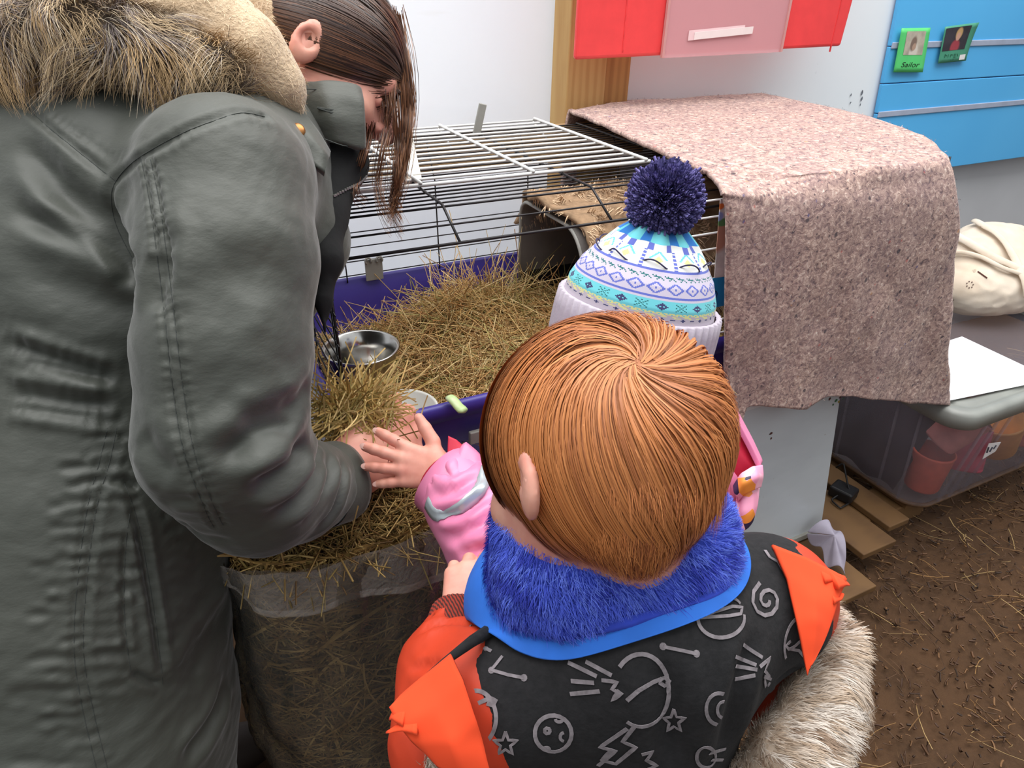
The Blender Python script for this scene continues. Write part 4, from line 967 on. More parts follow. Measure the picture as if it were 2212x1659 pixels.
# open the hem and cut away what would lie over head and hand
Vp, Qp = subdivide(Vp, Qp, 2)
Np = vnormals(Vp, Qp); tr0 = bvh(Vp, Qp)
Vp = Vp + Np * (.0035 * fbm(Vp, (6, 6, 4), 41, 2) + .0012 * fbm(Vp, (22, 22, 26), 42, 2))[:, None]
lower = np.clip((.80 - Vp[:, 2]) / .2, 0, 1)
Vp = Vp + Np * (.0022 * lower * fbm(Vp, (3.5, 3.5, 30), 43, 2))[:, None]
CR_ = [
 ([(30, 205), (90, 262), (150, 312), (200, 352), (252, 392)], .0035, .004, .0012, .0006, .012),
 ([(572, 252), (520, 244), (460, 262), (400, 285), (340, 316), (285, 352), (250, 392), (240, 430), (252, 490), (290, 565)], .004, .0045, .0012, .0005, .012),
 ([(40, 225), (110, 255), (190, 305), (260, 350)], .001, .003, 0, .0007, .010),
 ([(575, 268), (520, 258), (460, 276), (400, 299), (345, 328)], .001, .003, 0, .0007, .010),
 ([(15, 300), (60, 325), (120, 385), (200, 458), (290, 545)], .011, .012, .004, 0, 1),
 ([(70, 355), (150, 440), (230, 500), (295, 580)], .008, .010, .002, 0, 1),
 ([(0, 440), (120, 492), (210, 530), (298, 590)], .010, .010, .003, 0, 1),
 ([(215, 390), (240, 460), (262, 540), (296, 640)], .012, .010, .002, 0, 1),
 ([(0, 560), (100, 600), (200, 640), (300, 660)], .005, .016, .002, 0, 1),
 ([(330, 540), (345, 600), (335, 680)], .008, .012, .003, 0, 1),
 ([(305, 345), (322, 430), (335, 520), (348, 620), (360, 720), (375, 850), (398, 980), (436, 1085), (462, 1140)], .0028, .0030, .0008, .0011, .0105),
 ([(325, 345), (343, 430), (356, 520), (369, 620), (381, 720), (397, 850), (420, 980), (456, 1080), (482, 1135)], .0028, .0030, .0008, .0011, .0105),
 ([(0, 735), (80, 765), (160, 788), (240, 808), (302, 815)], .008, .007, .004, .0028, .013),
 ([(0, 775), (60, 790), (140, 806), (230, 822), (302, 830)], .006, .006, .002, .0020, .011),
 ([(0, 850), (70, 858), (160, 872), (302, 880)], .006, .008, .003, .0022, .014),
 ([(0, 880), (90, 892), (200, 908), (302, 915)], .005, .005, .002, .0024, .012),
 ([(252, 925), (236, 1000), (208, 1100), (188, 1250), (180, 1400), (198, 1520), (232, 1659)], .0030, .0035, .001, .0016, .013),
 ([(232, 925), (214, 1000), (188, 1100), (168, 1250), (160, 1400), (176, 1520), (208, 1659)], .0025, .003, .0008, .0016, .013),
 ([(268, 1045), (285, 1085), (303, 1150), (320, 1240), (336, 1340), (346, 1420), (352, 1478)], .006, .0045, .003, .0010, .012),
 ([(280, 1110), (272, 1180), (268, 1280), (272, 1370), (282, 1450)], .003, .003, .001, .0008, .012),
 ([(282, 1450), (315, 1468), (352, 1480)], .006, .004, .002, 0, 1),
 ([(265, 1040), (300, 1052), (345, 1040)], .007, .005, .003, 0, 1),
 ([(500, 920), (560, 900), (610, 885), (655, 885)], .009, .011, .004, 0, 1),
 ([(455, 1010), (520, 965), (590, 935), (655, 930)], .012, .012, .005, 0, 1),
 ([(520, 1060), (590, 1030), (640, 985), (668, 945)], .012, .011, .005, 0, 1),
 ([(560, 1120), (630, 1085), (672, 1030), (690, 965)], .009, .009, .004, 0, 1),
 ([(610, 1150), (670, 1110), (702, 1045), (715, 975)], .006, .007, .003, 0, 1),
 ([(670, 1150), (715, 1110), (738, 1050), (742, 985)], .005, .006, .003, 0, 1),
 ([(600, 880), (640, 860), (672, 830)], .005, .010, .002, 0, 1),
 ([(470, 600), (560, 580), (640, 600)], .003, .02, .002, 0, 1),
 ([(330, 480), (365, 540), (350, 620)], .005, .010, .002, 0, 1),
 ([(380, 1120), (430, 1160), (520, 1178)], .003, .007, .001, 0, 1),
 ([(505, 1300), (440, 1400), (400, 1500)], .006, .015, .003, 0, 1),
 ([(490, 1450), (455, 1560), (380, 1659)], .007, .010, .003, 0, 1),
 ([(305, 930), (340, 990), (380, 1040)], .006, .012, .002, 0, 1)]
for y in range(945, 1659, 21):
    sx = np.interp(y, [925, 1000, 1100, 1250, 1400, 1520, 1659], [252, 236, 208, 188, 180, 198, 232]); jy = random.uniform(-5, 5)
    CR_.append(([(sx - random.uniform(60, 150), y + 6 + jy), (sx - 40, y + 3 + jy), (sx, y + jy)], random.uniform(.0012, .003), .0042, .0010, 0, 1))
    if y < 1500: CR_.append(([(sx + 6, y + jy), (sx + 50, y - 4 + jy), (sx + random.uniform(70, 130), y - 8 + jy)], random.uniform(.002, .004), .0045, .0013, 0, 1))
for y in range(1500, 1659, 26): CR_.append(([(0, y + random.uniform(-8, 8)), (80, y - 6), (160, y + 4)], .004, .006, .002, 0, 1))
for y in range(1080, 1480, 30): CR_.append(([(350, y + 10), (390, y + 2), (440, y + 12)], .0025, .006, .001, 0, 1))
Np = vnormals(Vp, Qp)
for px, dp, wd_, rg, pk, per in CR_: Vp = crease(Vp, Np, tr0, px, dp * .9, wd_, rg, pk * (.75 if per < .0108 else .28), per, fade=len(px) < 9)
parka = fast_mesh('parka', Vp, Qp, None, m_parka, parent=adult)
trp = bvh(Vp, Qp)
def on_surface(q, tree, px, r, up=.0006, step=10, n=5, flat=None):
    L, Nn = hits(tree, smooth_px(px), step)
    if L is not None: q.tube(L + Nn * up, r, n)
q = MB()
for i in (0, 1, 10, 11, 16, 17, 18, 19): on_surface(q, trp, CR_[i][0], .0003, up=.0002)
q.build('seam_stitching', m_seam, parka, label='dark stitched seams')
# cuff: ring of cloth folded in
cd = nrm(A(780, 1030, .875) - A(640, 1062, .78)); cx_ = nrm(np.cross(cd, CU)); cy_ = np.cross(cd, cx_)
q = MB(); c0 = A(712, 1047, .822)
ring = [[c0 + cd * a + (cx_ * math.cos(t) + cy_ * math.sin(t)) * r * (1 + .03 * math.sin(3 * t)) for t in np.linspace(0, 2 * math.pi, 40, endpoint=False)] for a, r in ((-.02, .050), (.012, .0495), (.020, .047), (.020, .043), (.012, .040), (-.04, .038))]
q = loft(ring, False); q.build('cuff', m_parka, parka, smooth=True)

# placket with snap, collar stand, black inner collar with zip
def px_sheet(rows_, name, m, parent, thick, nu=14, nv=14, sub=0, wob=0, **k):
    """a sheet of cloth through rows of (px, py, depth) points"""
    R_ = [resample([A(*p) for p in r], nu) for r in rows_]; R_ = np.array(R_); G_ = np.array([resample(R_[:, i], nv) for i in range(nu)])
    if wob: 
        sh_ = G_.shape; v = G_.reshape(-1, 3); v += (-FWD)[None] * (wob * fbm(v, (14, 14, 14), 77, 2))[:, None]; G_ = v.reshape(sh_)
    q = MB(); q.add(G_.reshape(-1, 3), [(i * nv + j, (i + 1) * nv + j, (i + 1) * nv + j + 1, i * nv + j + 1) for i in range(nu - 1) for j in range(nv - 1)])
    return q.build(name, m, parent, smooth=True, thick=thick, sub=sub, **k)
px_sheet([[(552, 205, .80), (590, 262, .775), (640, 330, .75), (700, 376, .75)], [(575, 195, .80), (618, 240, .775), (668, 300, .75), (706, 345, .76)], [(600, 200, .83), (645, 235, .80), (685, 290, .775), (708, 330, .79)]], 'placket', m_parka, parka, .008, wob=.002)
q = MB(); sp_ = A(642, 286, .752); q.lathe([(0, .004), (.004, .0045), (.0085, .003), (.0095, 0), (.009, -.004)], sp_ - FWD * .002, 20, np.stack([CR, CU, -FWD], 1)); q.build('snap_button', mat('brass', rgb(176, 122, 72), .35, metal=.8), parka, smooth=True, label='coppery snap button')
px_sheet([[(645, 182, .84), (700, 180, .82), (764, 186, .83), (772, 196, .84)], [(650, 215, .83), (710, 215, .81), (776, 222, .825), (780, 230, .83)], [(662, 262, .83), (720, 262, .81), (778, 268, .825), (782, 275, .83)], [(684, 300, .84), (730, 310, .82), (772, 326, .83), (779, 322, .84)]], 'collar_flap', m_parka, parka, .016, sub=1, wob=.003)
q = MB(); q.tube([A(686, 233, .807), A(715, 243, .803), A(750, 249, .811), A(752, 245, .812), A(715, 237, .803), A(686, 233, .807)], .0013, 6); q.build('buttonhole', m_seam, parka)
q = MB()
for L in ([(655, 192), (755, 198), (768, 215), (766, 312), (700, 300)],):
    P_ = [A(x, y, .812 + (.012 if x > 750 else 0)) for x, y in smooth_px(L, 5)]; q.tube(P_, .0007, 5)
q.build('collar_stitching', m_seam, parka)
def inner(p):
    d = sd_path(p, [A(640, 190, .90), A(690, 290, .885), A(735, 350, .865)], [.055, .048, .036], .02)
    d = smin(d, sd_path(p, [A(735, 350, .865), A(700, 470, .83), A(708, 560, .80), A(698, 650, .80), A(702, 720, .80)], [.030, .026, .016, .009, .004], .015), .01)
    return d
Vi, Qi = nets(inner, A(700, 400, .86) - .25, A(700, 400, .86) + .25, .007); Vi, Qi = subdivide(Vi, Qi, 1)
px_in = fast_mesh('inner_collar', Vi, Qi, None, m_black, parent=adult, label='black fleece inner collar and jacket lining')
ti = bvh(Vi, Qi); L, Nn = hits(ti, smooth_px([(722, 424), (750, 408), (775, 395), (790, 380)]), 9)
q = MB()
if L is not None:
    for a, b in zip(L, Nn): q.box(a + b * .001, (.0024, .0024, .0022))
if q.n: q.build('zip_teeth', mat('zip_grey', rgb(170, 168, 160), .35, metal=.6), px_in, label='pale zip teeth along the collar edge')

# hood lining: thick rolls of beige sherpa
m_sherpa = NT('sherpa'); co = m_sherpa.coord(); f = m_sherpa.noise(240, 3, .6, co); f1 = m_sherpa.noise(30, 3, .5, co)
m_sherpa.set(Base_Color=m_sherpa.mix(.4, m_sherpa.ramp(f, [(.3, rgb(178, 152, 122)), (.7, rgb(212, 188, 158))]), m_sherpa.ramp(f1, [(.3, rgb(176, 150, 120)), (.7, rgb(208, 184, 152))])), Roughness=1, Sheen_Weight=.3); m_sherpa.bump(f, .8, .003); m_sherpa = m_sherpa.m
def hood(p):
    d = sd_path(p, [A(120, -90, .80), A(300, -20, .76), A(430, 50, .745), A(540, 115, .75), A(610, 190, .77), A(650, 252, .79)], [.07, .060, .050, .034, .020, .005], .03)
    e = sd_path(p, [A(380, -120, .86), A(520, -30, .85), A(600, 50, .85), A(632, 130, .85), A(640, 190, .85)], [.06, .05, .034, .026, .012], .02)
    d = smin(d, e, .022)
    return smin(d, sd_cone(p, A(150, 60, .86), A(420, 170, .86), .10, .08), .03)
hcn = A(380, 40, .83); Vh, Qh = nets(hood, hcn - .34, hcn + .34, .009); Vh, Qh = subdivide(Vh, Qh, 1)
hoodo = fast_mesh('hood', Vh, Qh, None, m_sherpa, parent=adult, label='beige sherpa-lined hood lying on the back')
surf_strands(Vh, Qh, 6000, None, lambda P, N: np.broadcast_to(vdir(.5, -.8, 0), P.shape), (.004, .009), .00035, lambda P, r, n: np.array(rgb(208, 184, 154)[:3]) * (.8 + .35 * r.random((n, 1))), 3, .6, .1, .5, 51, 60, 'sherpa_pile', m_fl, hoodo, jit=.6)
# long fur trim
def trim(p): return sd_path(p, [A(-330, 60, .80), A(-130, 95, .74), A(30, 96, .715), A(170, 90, .70), A(290, 110, .69), A(390, 138, .70), A(475, 168, .72), A(535, 198, .74)], [.045, .046, .044, .040, .034, .028, .020, .010], .03)
tc_ = A(100, 100, .72); Vt, Qt = nets(trim, tc_ - .36, tc_ + .36, .008); Vt, Qt = subdivide(Vt, Qt, 1)
furt = fast_mesh('fur_trim', Vt, Qt, None, mat('fur_skin', rgb(96, 80, 64), 1, .3, 40), parent=hoodo, label='long brown-grey faux fur edging')
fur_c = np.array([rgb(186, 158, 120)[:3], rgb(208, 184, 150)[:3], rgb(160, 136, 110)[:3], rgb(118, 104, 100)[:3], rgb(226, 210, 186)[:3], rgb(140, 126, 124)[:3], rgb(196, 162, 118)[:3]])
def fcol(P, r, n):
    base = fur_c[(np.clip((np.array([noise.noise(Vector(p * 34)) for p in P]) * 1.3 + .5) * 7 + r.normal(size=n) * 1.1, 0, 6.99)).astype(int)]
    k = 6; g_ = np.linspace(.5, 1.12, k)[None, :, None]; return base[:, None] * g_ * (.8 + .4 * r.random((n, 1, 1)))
fd = vdir(.25, -.9, -.15)
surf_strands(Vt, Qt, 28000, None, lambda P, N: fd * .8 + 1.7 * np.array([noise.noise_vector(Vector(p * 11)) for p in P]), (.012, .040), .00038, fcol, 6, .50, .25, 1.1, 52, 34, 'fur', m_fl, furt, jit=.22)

# her hair
m_hair = attr_mat('hair_dark', (1, 1, 1, 1), .38)
def hair_on_head(q_, ax, s, n, start, flow, steps, step, lift, colf, wid, seed, stop=None, hang=None):
    """strands walked over the skull ellipsoid from root points along a flow"""
    f, l, u = ax; c = q_(-.012, 0, .012); rad = np.array([.096, .074, .082]) * s; R = np.stack([f, l, u], 1)
    rng = np.random.default_rng(seed); P = start(rng, n); paths = [P]; hl = lift * (.4 + .6 * rng.random(n)); D = None
    for k in range(steps):
        loc = (P - c) @ R; N = (loc / rad ** 2) @ R.T; N /= np.linalg.norm(N, axis=1)[:, None]
        d = flow(loc / rad, rng) @ R.T; d = d - N * (d * N).sum(1)[:, None]; d /= np.linalg.norm(d, axis=1)[:, None] + 1e-9
        D = d if D is None else D * .5 + d * .5
        P = P + D * step * s; loc = (P - c) @ R; rr = np.linalg.norm(loc / rad, axis=1)
        Pn = c + (loc / rr[:, None] * (1.03 + hl[:, None] * min(1, (k + 1) / 4) / .085)) @ R.T
        if hang is not None:
            fr = np.clip((hang - loc[:, 2] / rad[2]) / .25, 0, 1)[:, None] * (loc[:, 0] < .03)[:, None]; Pn = Pn * (1 - fr) + (P + 0) * fr
        P = Pn; paths.append(P)
    P = np.stack(paths, 1); T = np.gradient(P, axis=1); T /= np.linalg.norm(T, axis=2)[..., None] + 1e-9
    Nn = P - c; Nn /= np.linalg.norm(Nn, axis=2)[..., None]; Wd = np.cross(T, Nn); Wd /= np.linalg.norm(Wd, axis=2)[..., None] + 1e-9
    C = colf(rng, n, P); w = wid * (.6 + .8 * rng.random((n, 1))) * np.minimum(1, np.linspace(4, .25, P.shape[1]))[None]
    return ribbons(P, Wd, w, C)
dk = np.array([rgb(62, 42, 34)[:3], rgb(84, 56, 40)[:3], rgb(48, 32, 28)[:3], rgb(110, 72, 50)[:3], rgb(70, 46, 36)[:3]])
def dcol(rng, n, P): return np.repeat((dk[rng.integers(0, 5, n)] * (.7 + .6 * rng.random((n, 1))))[:, None], P.shape[1], 1)
def a_start(rng, n):
    f, l, u = hax; R = np.stack([f, l, u], 1); rad = np.array([.096, .074, .082]) * .96; v = []
    while len(v) < n:
        x = rng.normal(size=(n, 3)); x /= np.linalg.norm(x, axis=1)[:, None]
        ok = (x[:, 2] > -.30 + .62 * np.clip(x[:, 0] - .45, 0, 1)) & ~((np.abs(x[:, 1]) > .6) & (x[:, 2] < -.1) & (x[:, 0] > -.3) & (x[:, 0] < .12)); v += list(x[ok])
    v = np.array(v[:n]); return hq(-.012, 0, .012) + (v * rad * 1.02 * 1.05 / .96) @ R.T
V_, Q_, C_ = hair_on_head(hq, hax, 1.05, 12000, a_start, lambda x, r: np.stack([-np.ones(len(x)), np.zeros(len(x)), -.35 + .1 * x[:, 2]], 1), 11, .013, .008, dcol, .00048, 61)
hairo = fast_mesh('hair', V_, Q_, C_, m_hair, parent=adult, label='long dark brown hair')
# cap under the strands, and bun of hair at the nape
def capf(p):
    f, l, u = hax; d = sd_ell(p, hq(-.012, 0, .012), np.array([.0990, .0770, .0850]) * 1.05, np.stack([f, l, u], 1))
    pe = (p - hq(.05, 0, -.016)) @ nrm(f * .28 - u * .96); d = smax(d, pe, .006)
    for b in (-1, 1): d = smax(d, -sd_ell(p, hq(-.008, .082 * b, -.030), (.024, .024, .026)), .006)
    return smin(d, sd_cone(p, hq(-.075, 0, -.02), hq(-.09, 0, -.07), .036, .03), .02)
Vc, Qc = nets(capf, hc - .16, hc + .16, .006); fast_mesh('hair_cap', Vc, Qc, None, mat('hair_root', rgb(52, 35, 29), .6, .3, 90), parent=hairo)
# loose locks hanging past the face: (px path at depth), count, spread
locks = [([(850, 30), (872, 130), (884, 230), (880, 320), (868, 400), (856, 450), (842, 490)], 150, .016, .93), ([(846, 60), (866, 170), (872, 280), (866, 370), (852, 430), (846, 470), (870, 520)], 70, .014, .93),
         ([(840, 120), (846, 200), (835, 280), (822, 350), (812, 420), (826, 480), (846, 510)], 34, .014, .90), ([(800, 270), (790, 330), (772, 390), (765, 430), (790, 450)], 26, .010, .85),
         ([(845, 150), (850, 230), (858, 320), (856, 400), (850, 440)], 60, .018, .91), ([(870, 120), (886, 200), (882, 300), (862, 390), (850, 450)], 60, .012, .95)]
P_all = []; 
for pts, n, sp_, dd in locks:
    B = resample([A(x, y, dd + .02 * math.sin(i)) for i, (x, y) in enumerate(smooth_px(pts, 4))], 12)
    for _ in range(n):
        off = np.random.normal(size=3) * sp_ * .35 if False else RNG.normal(size=3) * sp_ * .32; cut = RNG.random() * .35; t = np.linspace(0, 1, 12)
        w = (1 - t * .55) * (1 + .4 * np.sin(t * 5 + RNG.random() * 6)); B2 = B[0] + (B - B[0]) * (1 - cut * t[:, None] * .5)
        P_all.append(B2 + off[None] * w[:, None])
P = np.array(P_all); T = np.gradient(P, axis=1); T /= np.linalg.norm(T, axis=2)[..., None]; Wd = np.cross(T, np.broadcast_to(FWD, T.shape)); Wd /= np.linalg.norm(Wd, axis=2)[..., None]
n = len(P); lk = np.array([rgb(96, 62, 44)[:3], rgb(126, 84, 58)[:3], rgb(74, 48, 36)[:3], rgb(150, 104, 72)[:3]])[RNG.integers(0, 4, n)]
V_, Q_, C_ = ribbons(P, Wd, np.full((n, 12), .00045) * np.linspace(1, .3, 12), np.repeat(lk[:, None], 12, 1)); fast_mesh('loose_locks', V_, Q_, C_, m_hair, parent=hairo, kind='stuff')
# trousers and boots under the hem
hipz = A(150, 1150, .82)
def trous(p):
    d = None
    for s_ in (-1, 1):
        hp_ = hipz + np.array([.0, .09 * s_, -.05]); kn_ = np.array([hp_[0] + .02, hp_[1], .42]); an = np.array([hp_[0] - .02, hp_[1], .14])
        e = sd_path(p, [hp_, kn_, an], [.10, .074, .058], .02); d = e if d is None else np.minimum(d, e)
    return d
Vq, Qq = nets(trous, (-.5, .5, .06), (.15, 1.05, .66), .014); Vq, Qq = subdivide(Vq, Qq, 1); fast_mesh('trousers', Vq, Qq, None, mat('dark_teal', rgb(34, 52, 62), .9, .3, 30), parent=adult, label='dark teal trousers')
def boots(p):
    d = None
    for s_ in (-1, 1):
        b0 = np.array([hipz[0] - .02, hipz[1] + .09 * s_, .05]); e = smin(sd_cone(p, b0 + np.array([0, 0, .1]), b0, .058, .052), sd_ell(p, b0 + np.array([.08, 0, -.008]), (.12, .047, .042)), .03); d = e if d is None else np.minimum(d, e)
    return smax(d, -(p[..., 2] - .004), .004)
Vq, Qq = nets(boots, (-.5, .5, -.02), (.2, 1.05, .24), .012); fast_mesh('boots', *subdivide(Vq, Qq, 1), None, mat('boot_brown', rgb(52, 38, 30), .7), parent=adult)

# wisp of hay in her hand
bc_ = A(768, 892, .87)
def wisp(n, seed, d0, sp, L):
    r = np.random.default_rng(seed); P = np.zeros((n, 7, 3)); D = nrm(d0) + r.normal(size=(n, 3)) * sp; D /= np.linalg.norm(D, axis=1)[:, None]; le = L[0] + (L[1] - L[0]) * r.random(n); b = r.normal(size=(n, 3)) * 1.6
    o = r.normal(size=(n, 3)) * .013 + CR * r.normal(size=(n, 1)) * .016
    for k in range(7): t = k / 6 - .45; P[:, k] = bc_ + o + D * (le * t)[:, None] + b * (le * t * t)[:, None]
    return P
P = np.concatenate([wisp(480, 71, vdir(.15, 1, .3), .30, (.02, .055)), wisp(260, 72, vdir(-1, -.55, -.1), .20, (.035, .075)), wisp(60, 73, vdir(1, .1, .1), .3, (.02, .04))])
n = len(P); T = np.gradient(P, axis=1); T /= np.linalg.norm(T, axis=2)[..., None]; Wd = np.cross(T, np.broadcast_to(FWD + .3 * CU, T.shape)); Wd /= np.linalg.norm(Wd, axis=2)[..., None]
hcx = np.array([c[:3] for c in (rgb(182, 150, 84), rgb(160, 136, 72), rgb(196, 160, 96), rgb(140, 122, 66), rgb(206, 176, 116))])[RNG.integers(0, 5, n)]
V_, Q_, C_ = ribbons(P, Wd, np.full((n, 7), .0008), np.repeat(hcx[:, None], 7, 1)); fast_mesh('hay_wisp', V_, Q_, C_, m_straw, kind='stuff', label='wisp of hay pinched in the hand of the adult, above the cuff', cat='hay')
# ================================================================== girl in the knitted hat
GB = A(1400, 700, .83)
girl = empty('person', (GB[0], GB[1], 0), 'child in a bobble hat and pink raincoat reaching left towards the hand with hay', 'person')
ghc = A(1366, 790, .862)
gfn, gq, gax = head_sdf(ghc, vdir(-.35, -.1, .93), vdir(.18, .86, .45), .90)
gsl, gsr = A(1240, 1085, .80), A(1530, 1020, .84)
gel = A(1075, 1185, .75); gwr = A(966, 1022, .80)
gnk = (gsl + gsr) / 2 + np.array([0, 0, .02])
def gcore(p):
    d = gfn(p); d = smin(d, sd_cone(p, gq(-.02, 0, -.04), gnk, .038, .042), .02)
    d = smin(d, sd_cone(p, gsl, gsr, .038, .038), .03)
    hip = np.array([gnk[0], gnk[1], .42]); d = smin(d, sd_path(p, [gnk, (gnk + hip) / 2, hip], [.06, .075, .085], .03), .03)
    d = smin(d, sd_path(p, [gsl, gel, gwr], [.036, .028, .017], .015), .02)
    rel = gsr + np.array([.05, .05, -.16]); rw = rel + np.array([-.06, .1, -.02]); d = smin(d, sd_path(p, [gsr, rel, rw], [.036, .028, .018], .015), .02)
    for s_ in (-1, 1):
        h_ = hip + np.array([.05 * s_, 0, -.03]); d = smin(d, sd_path(p, [h_, np.array([h_[0], h_[1], .24]), np.array([h_[0], h_[1], .04])], [.05, .036, .028], .02), .02)
    return d
Vg, Qg = nets(gcore, (.05, .28, .02), (.80, .86, 1.08), .010)
ghd, l_, h_, gt = hand_sdf(gwr, vdir(-.97, .20, .0), vdir(.1, .15, -1), vdir(0, 1, 0), .58, (.12, .08, .10, .14), .20, .95, -.12, 1.22)
gh = nets(ghd, l_, h_, .0018)
gb = fast_mesh('body', *join([(Vg, Qg), nets(gfn, ghc - .14, ghc + .14, .005), gh]), None, m_skin, parent=girl)
nails(gt, gb, .58)
m_pink = NT('pink_raincoat'); f = m_pink.noise(9, 3, .5, m_pink.coord()); m_pink.set(Base_Color=m_pink.ramp(f, [(.3, rgb(214, 112, 152)), (.7, rgb(232, 142, 178))]), Roughness=.38); m_pink = m_pink.m
def gcoat(p):
    d = smin(sd_cone(p, gsl, gsr, .056, .056), sd_path(p, [gnk - np.array([0, 0, .03]), np.array([gnk[0], gnk[1], .62]), np.array([gnk[0], gnk[1], .38])], [.085, .105, .12], .03), .03)
    d = smin(d, sd_path(p, [gsl, gel, A(1010, 1095, .775), A(975, 1050, .795)], [.055, .050, .044, .040], .02), .03)
    rel = gsr + np.array([.05, .05, -.16]); rw = rel + np.array([-.05, .08, -.02]); d = smin(d, sd_path(p, [gsr, rel, rw], [.054, .046, .038], .015), .02)
    d = smax(d, -sd_cone(p, A(982, 1055, .79), A(935, 1020, .81), .033, .034), .004)
    return d
Vk, Qk = nets(gcoat, (.02, .25, .34), (.82, .86, .92), .009); Vk, Qk = subdivide(Vk, Qk, 1); tk = bvh(Vk, Qk); Nk = vnormals(Vk, Qk)
Vk = Vk + Nk * (.003 * fbm(Vk, (10, 10, 10), 81, 3))[:, None]
for px in ([(925, 1070), (980, 1060), (1040, 1020)], [(935, 1110), (1000, 1105), (1060, 1060)], [(950, 1160), (1030, 1140), (1090, 1090)], [(985, 1190), (1060, 1180), (1100, 1150)], [(960, 1040), (1000, 1010), (1010, 985)]):
    Vk = crease(Vk, Nk, tk, px, .006, .007, .003)
gc_ = fast_mesh('raincoat', Vk, Qk, None, m_pink, parent=girl, label='shiny pink raincoat')
tk = bvh(Vk, Qk)
def band_on(tree, px, w, m, name, parent, up=.0012, step=8):
    L, Nn = hits(tree, smooth_px(px), step)
    if L is None: return
    T = np.gradient(L, axis=0); T /= np.linalg.norm(T, axis=1)[:, None] + 1e-9; S = np.cross(T, Nn); S /= np.linalg.norm(S, axis=1)[:, None] + 1e-9
    q = MB(); Pn = []
    for i in range(len(L)):
        for k in (-1, -.33, .33, 1):
            c = L[i] + S[i] * w * k; r = tree.find_nearest(Vector(c)); Pn.append(np.array(r[0]) + np.array(r[1]) * up * (1 if np.dot(r[1], Nn[i]) > 0 else -1))
    q.add(Pn, [(i * 4 + k, i * 4 + k + 1, i * 4 + k + 5, i * 4 + k + 4) for i in range(len(L) - 1) for k in range(3)]); return q.build(name, m, parent, smooth=True, thick=.0008)
band_on(tk, [(922, 1085), (940, 1110), (975, 1108), (1010, 1085), (1040, 1050), (1050, 1015)], .0075, mat('reflective', rgb(176, 184, 188), .25, .04, metal=.3), 'reflective_band', gc_)
# crimson inner cuff and flared pink cuff
ax_ = nrm(A(935, 1020, .81) - A(1010, 1095, .775)); e1 = nrm(np.cross(ax_, FWD)); e2 = np.cross(ax_, e1); c0 = A(976, 1048, .797)
q = loft([[c0 + ax_ * a + (e1 * math.cos(t) + e2 * math.sin(t)) * r * (1 + .05 * math.sin(3 * t + a * 60)) for t in np.linspace(0, 2 * math.pi, 36, endpoint=False)] for a, r in ((-.03, .044), (-.004, .043), (.010, .044), (.010, .040), (-.004, .036))], False); q.build('cuff', m_pink, gc_, smooth=True)
m_crim = mat('crimson_lining', rgb(196, 28, 60), .6, .1, 30)
q = loft([[c0 + ax_ * a + (e1 * math.cos(t) + e2 * math.sin(t)) * r for t in np.linspace(0, 2 * math.pi, 30, endpoint=False)] for a, r in ((-.03, .036), (.008, .0345), (.018, .033), (.018, .028), (-.01, .026))], False); q.build('inner_cuff', m_crim, gc_, smooth=True, label='crimson lining at the wrist')
px_sheet([[(968, 942, .80), (985, 950, .80), (1000, 965, .80)], [(966, 1010, .79), (985, 995, .79), (1004, 985, .79)]], 'inner_cuff', m_crim, gc_, .003, label='crimson lining at the wrist')
px_sheet([[(980, 990, .785), (1005, 955, .785), (1032, 978, .785), (1052, 1012, .785)], [(952, 1030, .775), (985, 1008, .765), (1025, 1015, .765), (1060, 1042, .765)], [(915, 1052, .775), (958, 1050, .762), (1015, 1055, .752), (1085, 1085, .752)]], 'cuff_turn_back', m_pink, gc_, .003, wob=.004)
# hood of the raincoat hanging at her right shoulder
px_sheet([[(1560, 860, .80), (1585, 900, .79), (1612, 950, .79), (1640, 1000, .79)], [(1556, 930, .785), (1580, 960, .78), (1606, 990, .78), (1632, 1020, .785)], [(1545, 1000, .79), (1575, 1025, .785), (1600, 1040, .785), (1620, 1045, .79)]], 'hood_lining', m_crim, gc_, .003, label='crimson hood lining')
px_sheet([[(1566, 845, .79), (1590, 890, .785), (1622, 950, .785), (1645, 1000, .785)], [(1576, 880, .775), (1594, 920, .775), (1618, 965, .775), (1640, 1010, .775)]], 'hood_edge', m_pink, gc_, .006, sub=1)
m_flo = NT('floral_lining'); co = m_flo.coord(); v = m_flo.new('ShaderNodeTexVoronoi'); v.inputs['Scale'].default_value = 62; m_flo.ln(co, v.inputs['Vector'])
cc_ = m_flo.ramp(v.outputs['Color'], [(.0, rgb(240, 160, 190)), (.45, rgb(244, 180, 200)), (.5, rgb(40, 34, 70)), (.62, rgb(244, 176, 200)), (.7, rgb(240, 150, 60)), (.78, rgb(246, 200, 214)), (.9, rgb(206, 40, 90))], 'CONSTANT'); m_flo.set(Base_Color=cc_, Roughness=.5); m_flo = m_flo.m
px_sheet([[(1586, 1050, .775), (1604, 1022, .765), (1626, 1008, .765), (1646, 1005, .775)], [(1588, 1068, .765), (1606, 1042, .755), (1630, 1030, .755), (1645, 1030, .77)], [(1590, 1080, .775), (1605, 1064, .765), (1628, 1055, .765), (1640, 1052, .775)]], 'ruffled_edge', m_flo, gc_, .006, nu=30, sub=1, wob=.005, label='ruffled pink floral elastic edge')
px_sheet([[(1590, 1075, .78), (1605, 1060, .77), (1625, 1050, .77), (1640, 1050, .78)], [(1592, 1110, .775), (1605, 1105, .765), (1622, 1100, .765), (1634, 1090, .775)], [(1594, 1148, .78), (1604, 1147, .77), (1614, 1140, .77), (1622, 1128, .775)]], 'hood_floral', m_flo, gc_, .004, sub=1, wob=.004, label='pink floral underside of the hood')

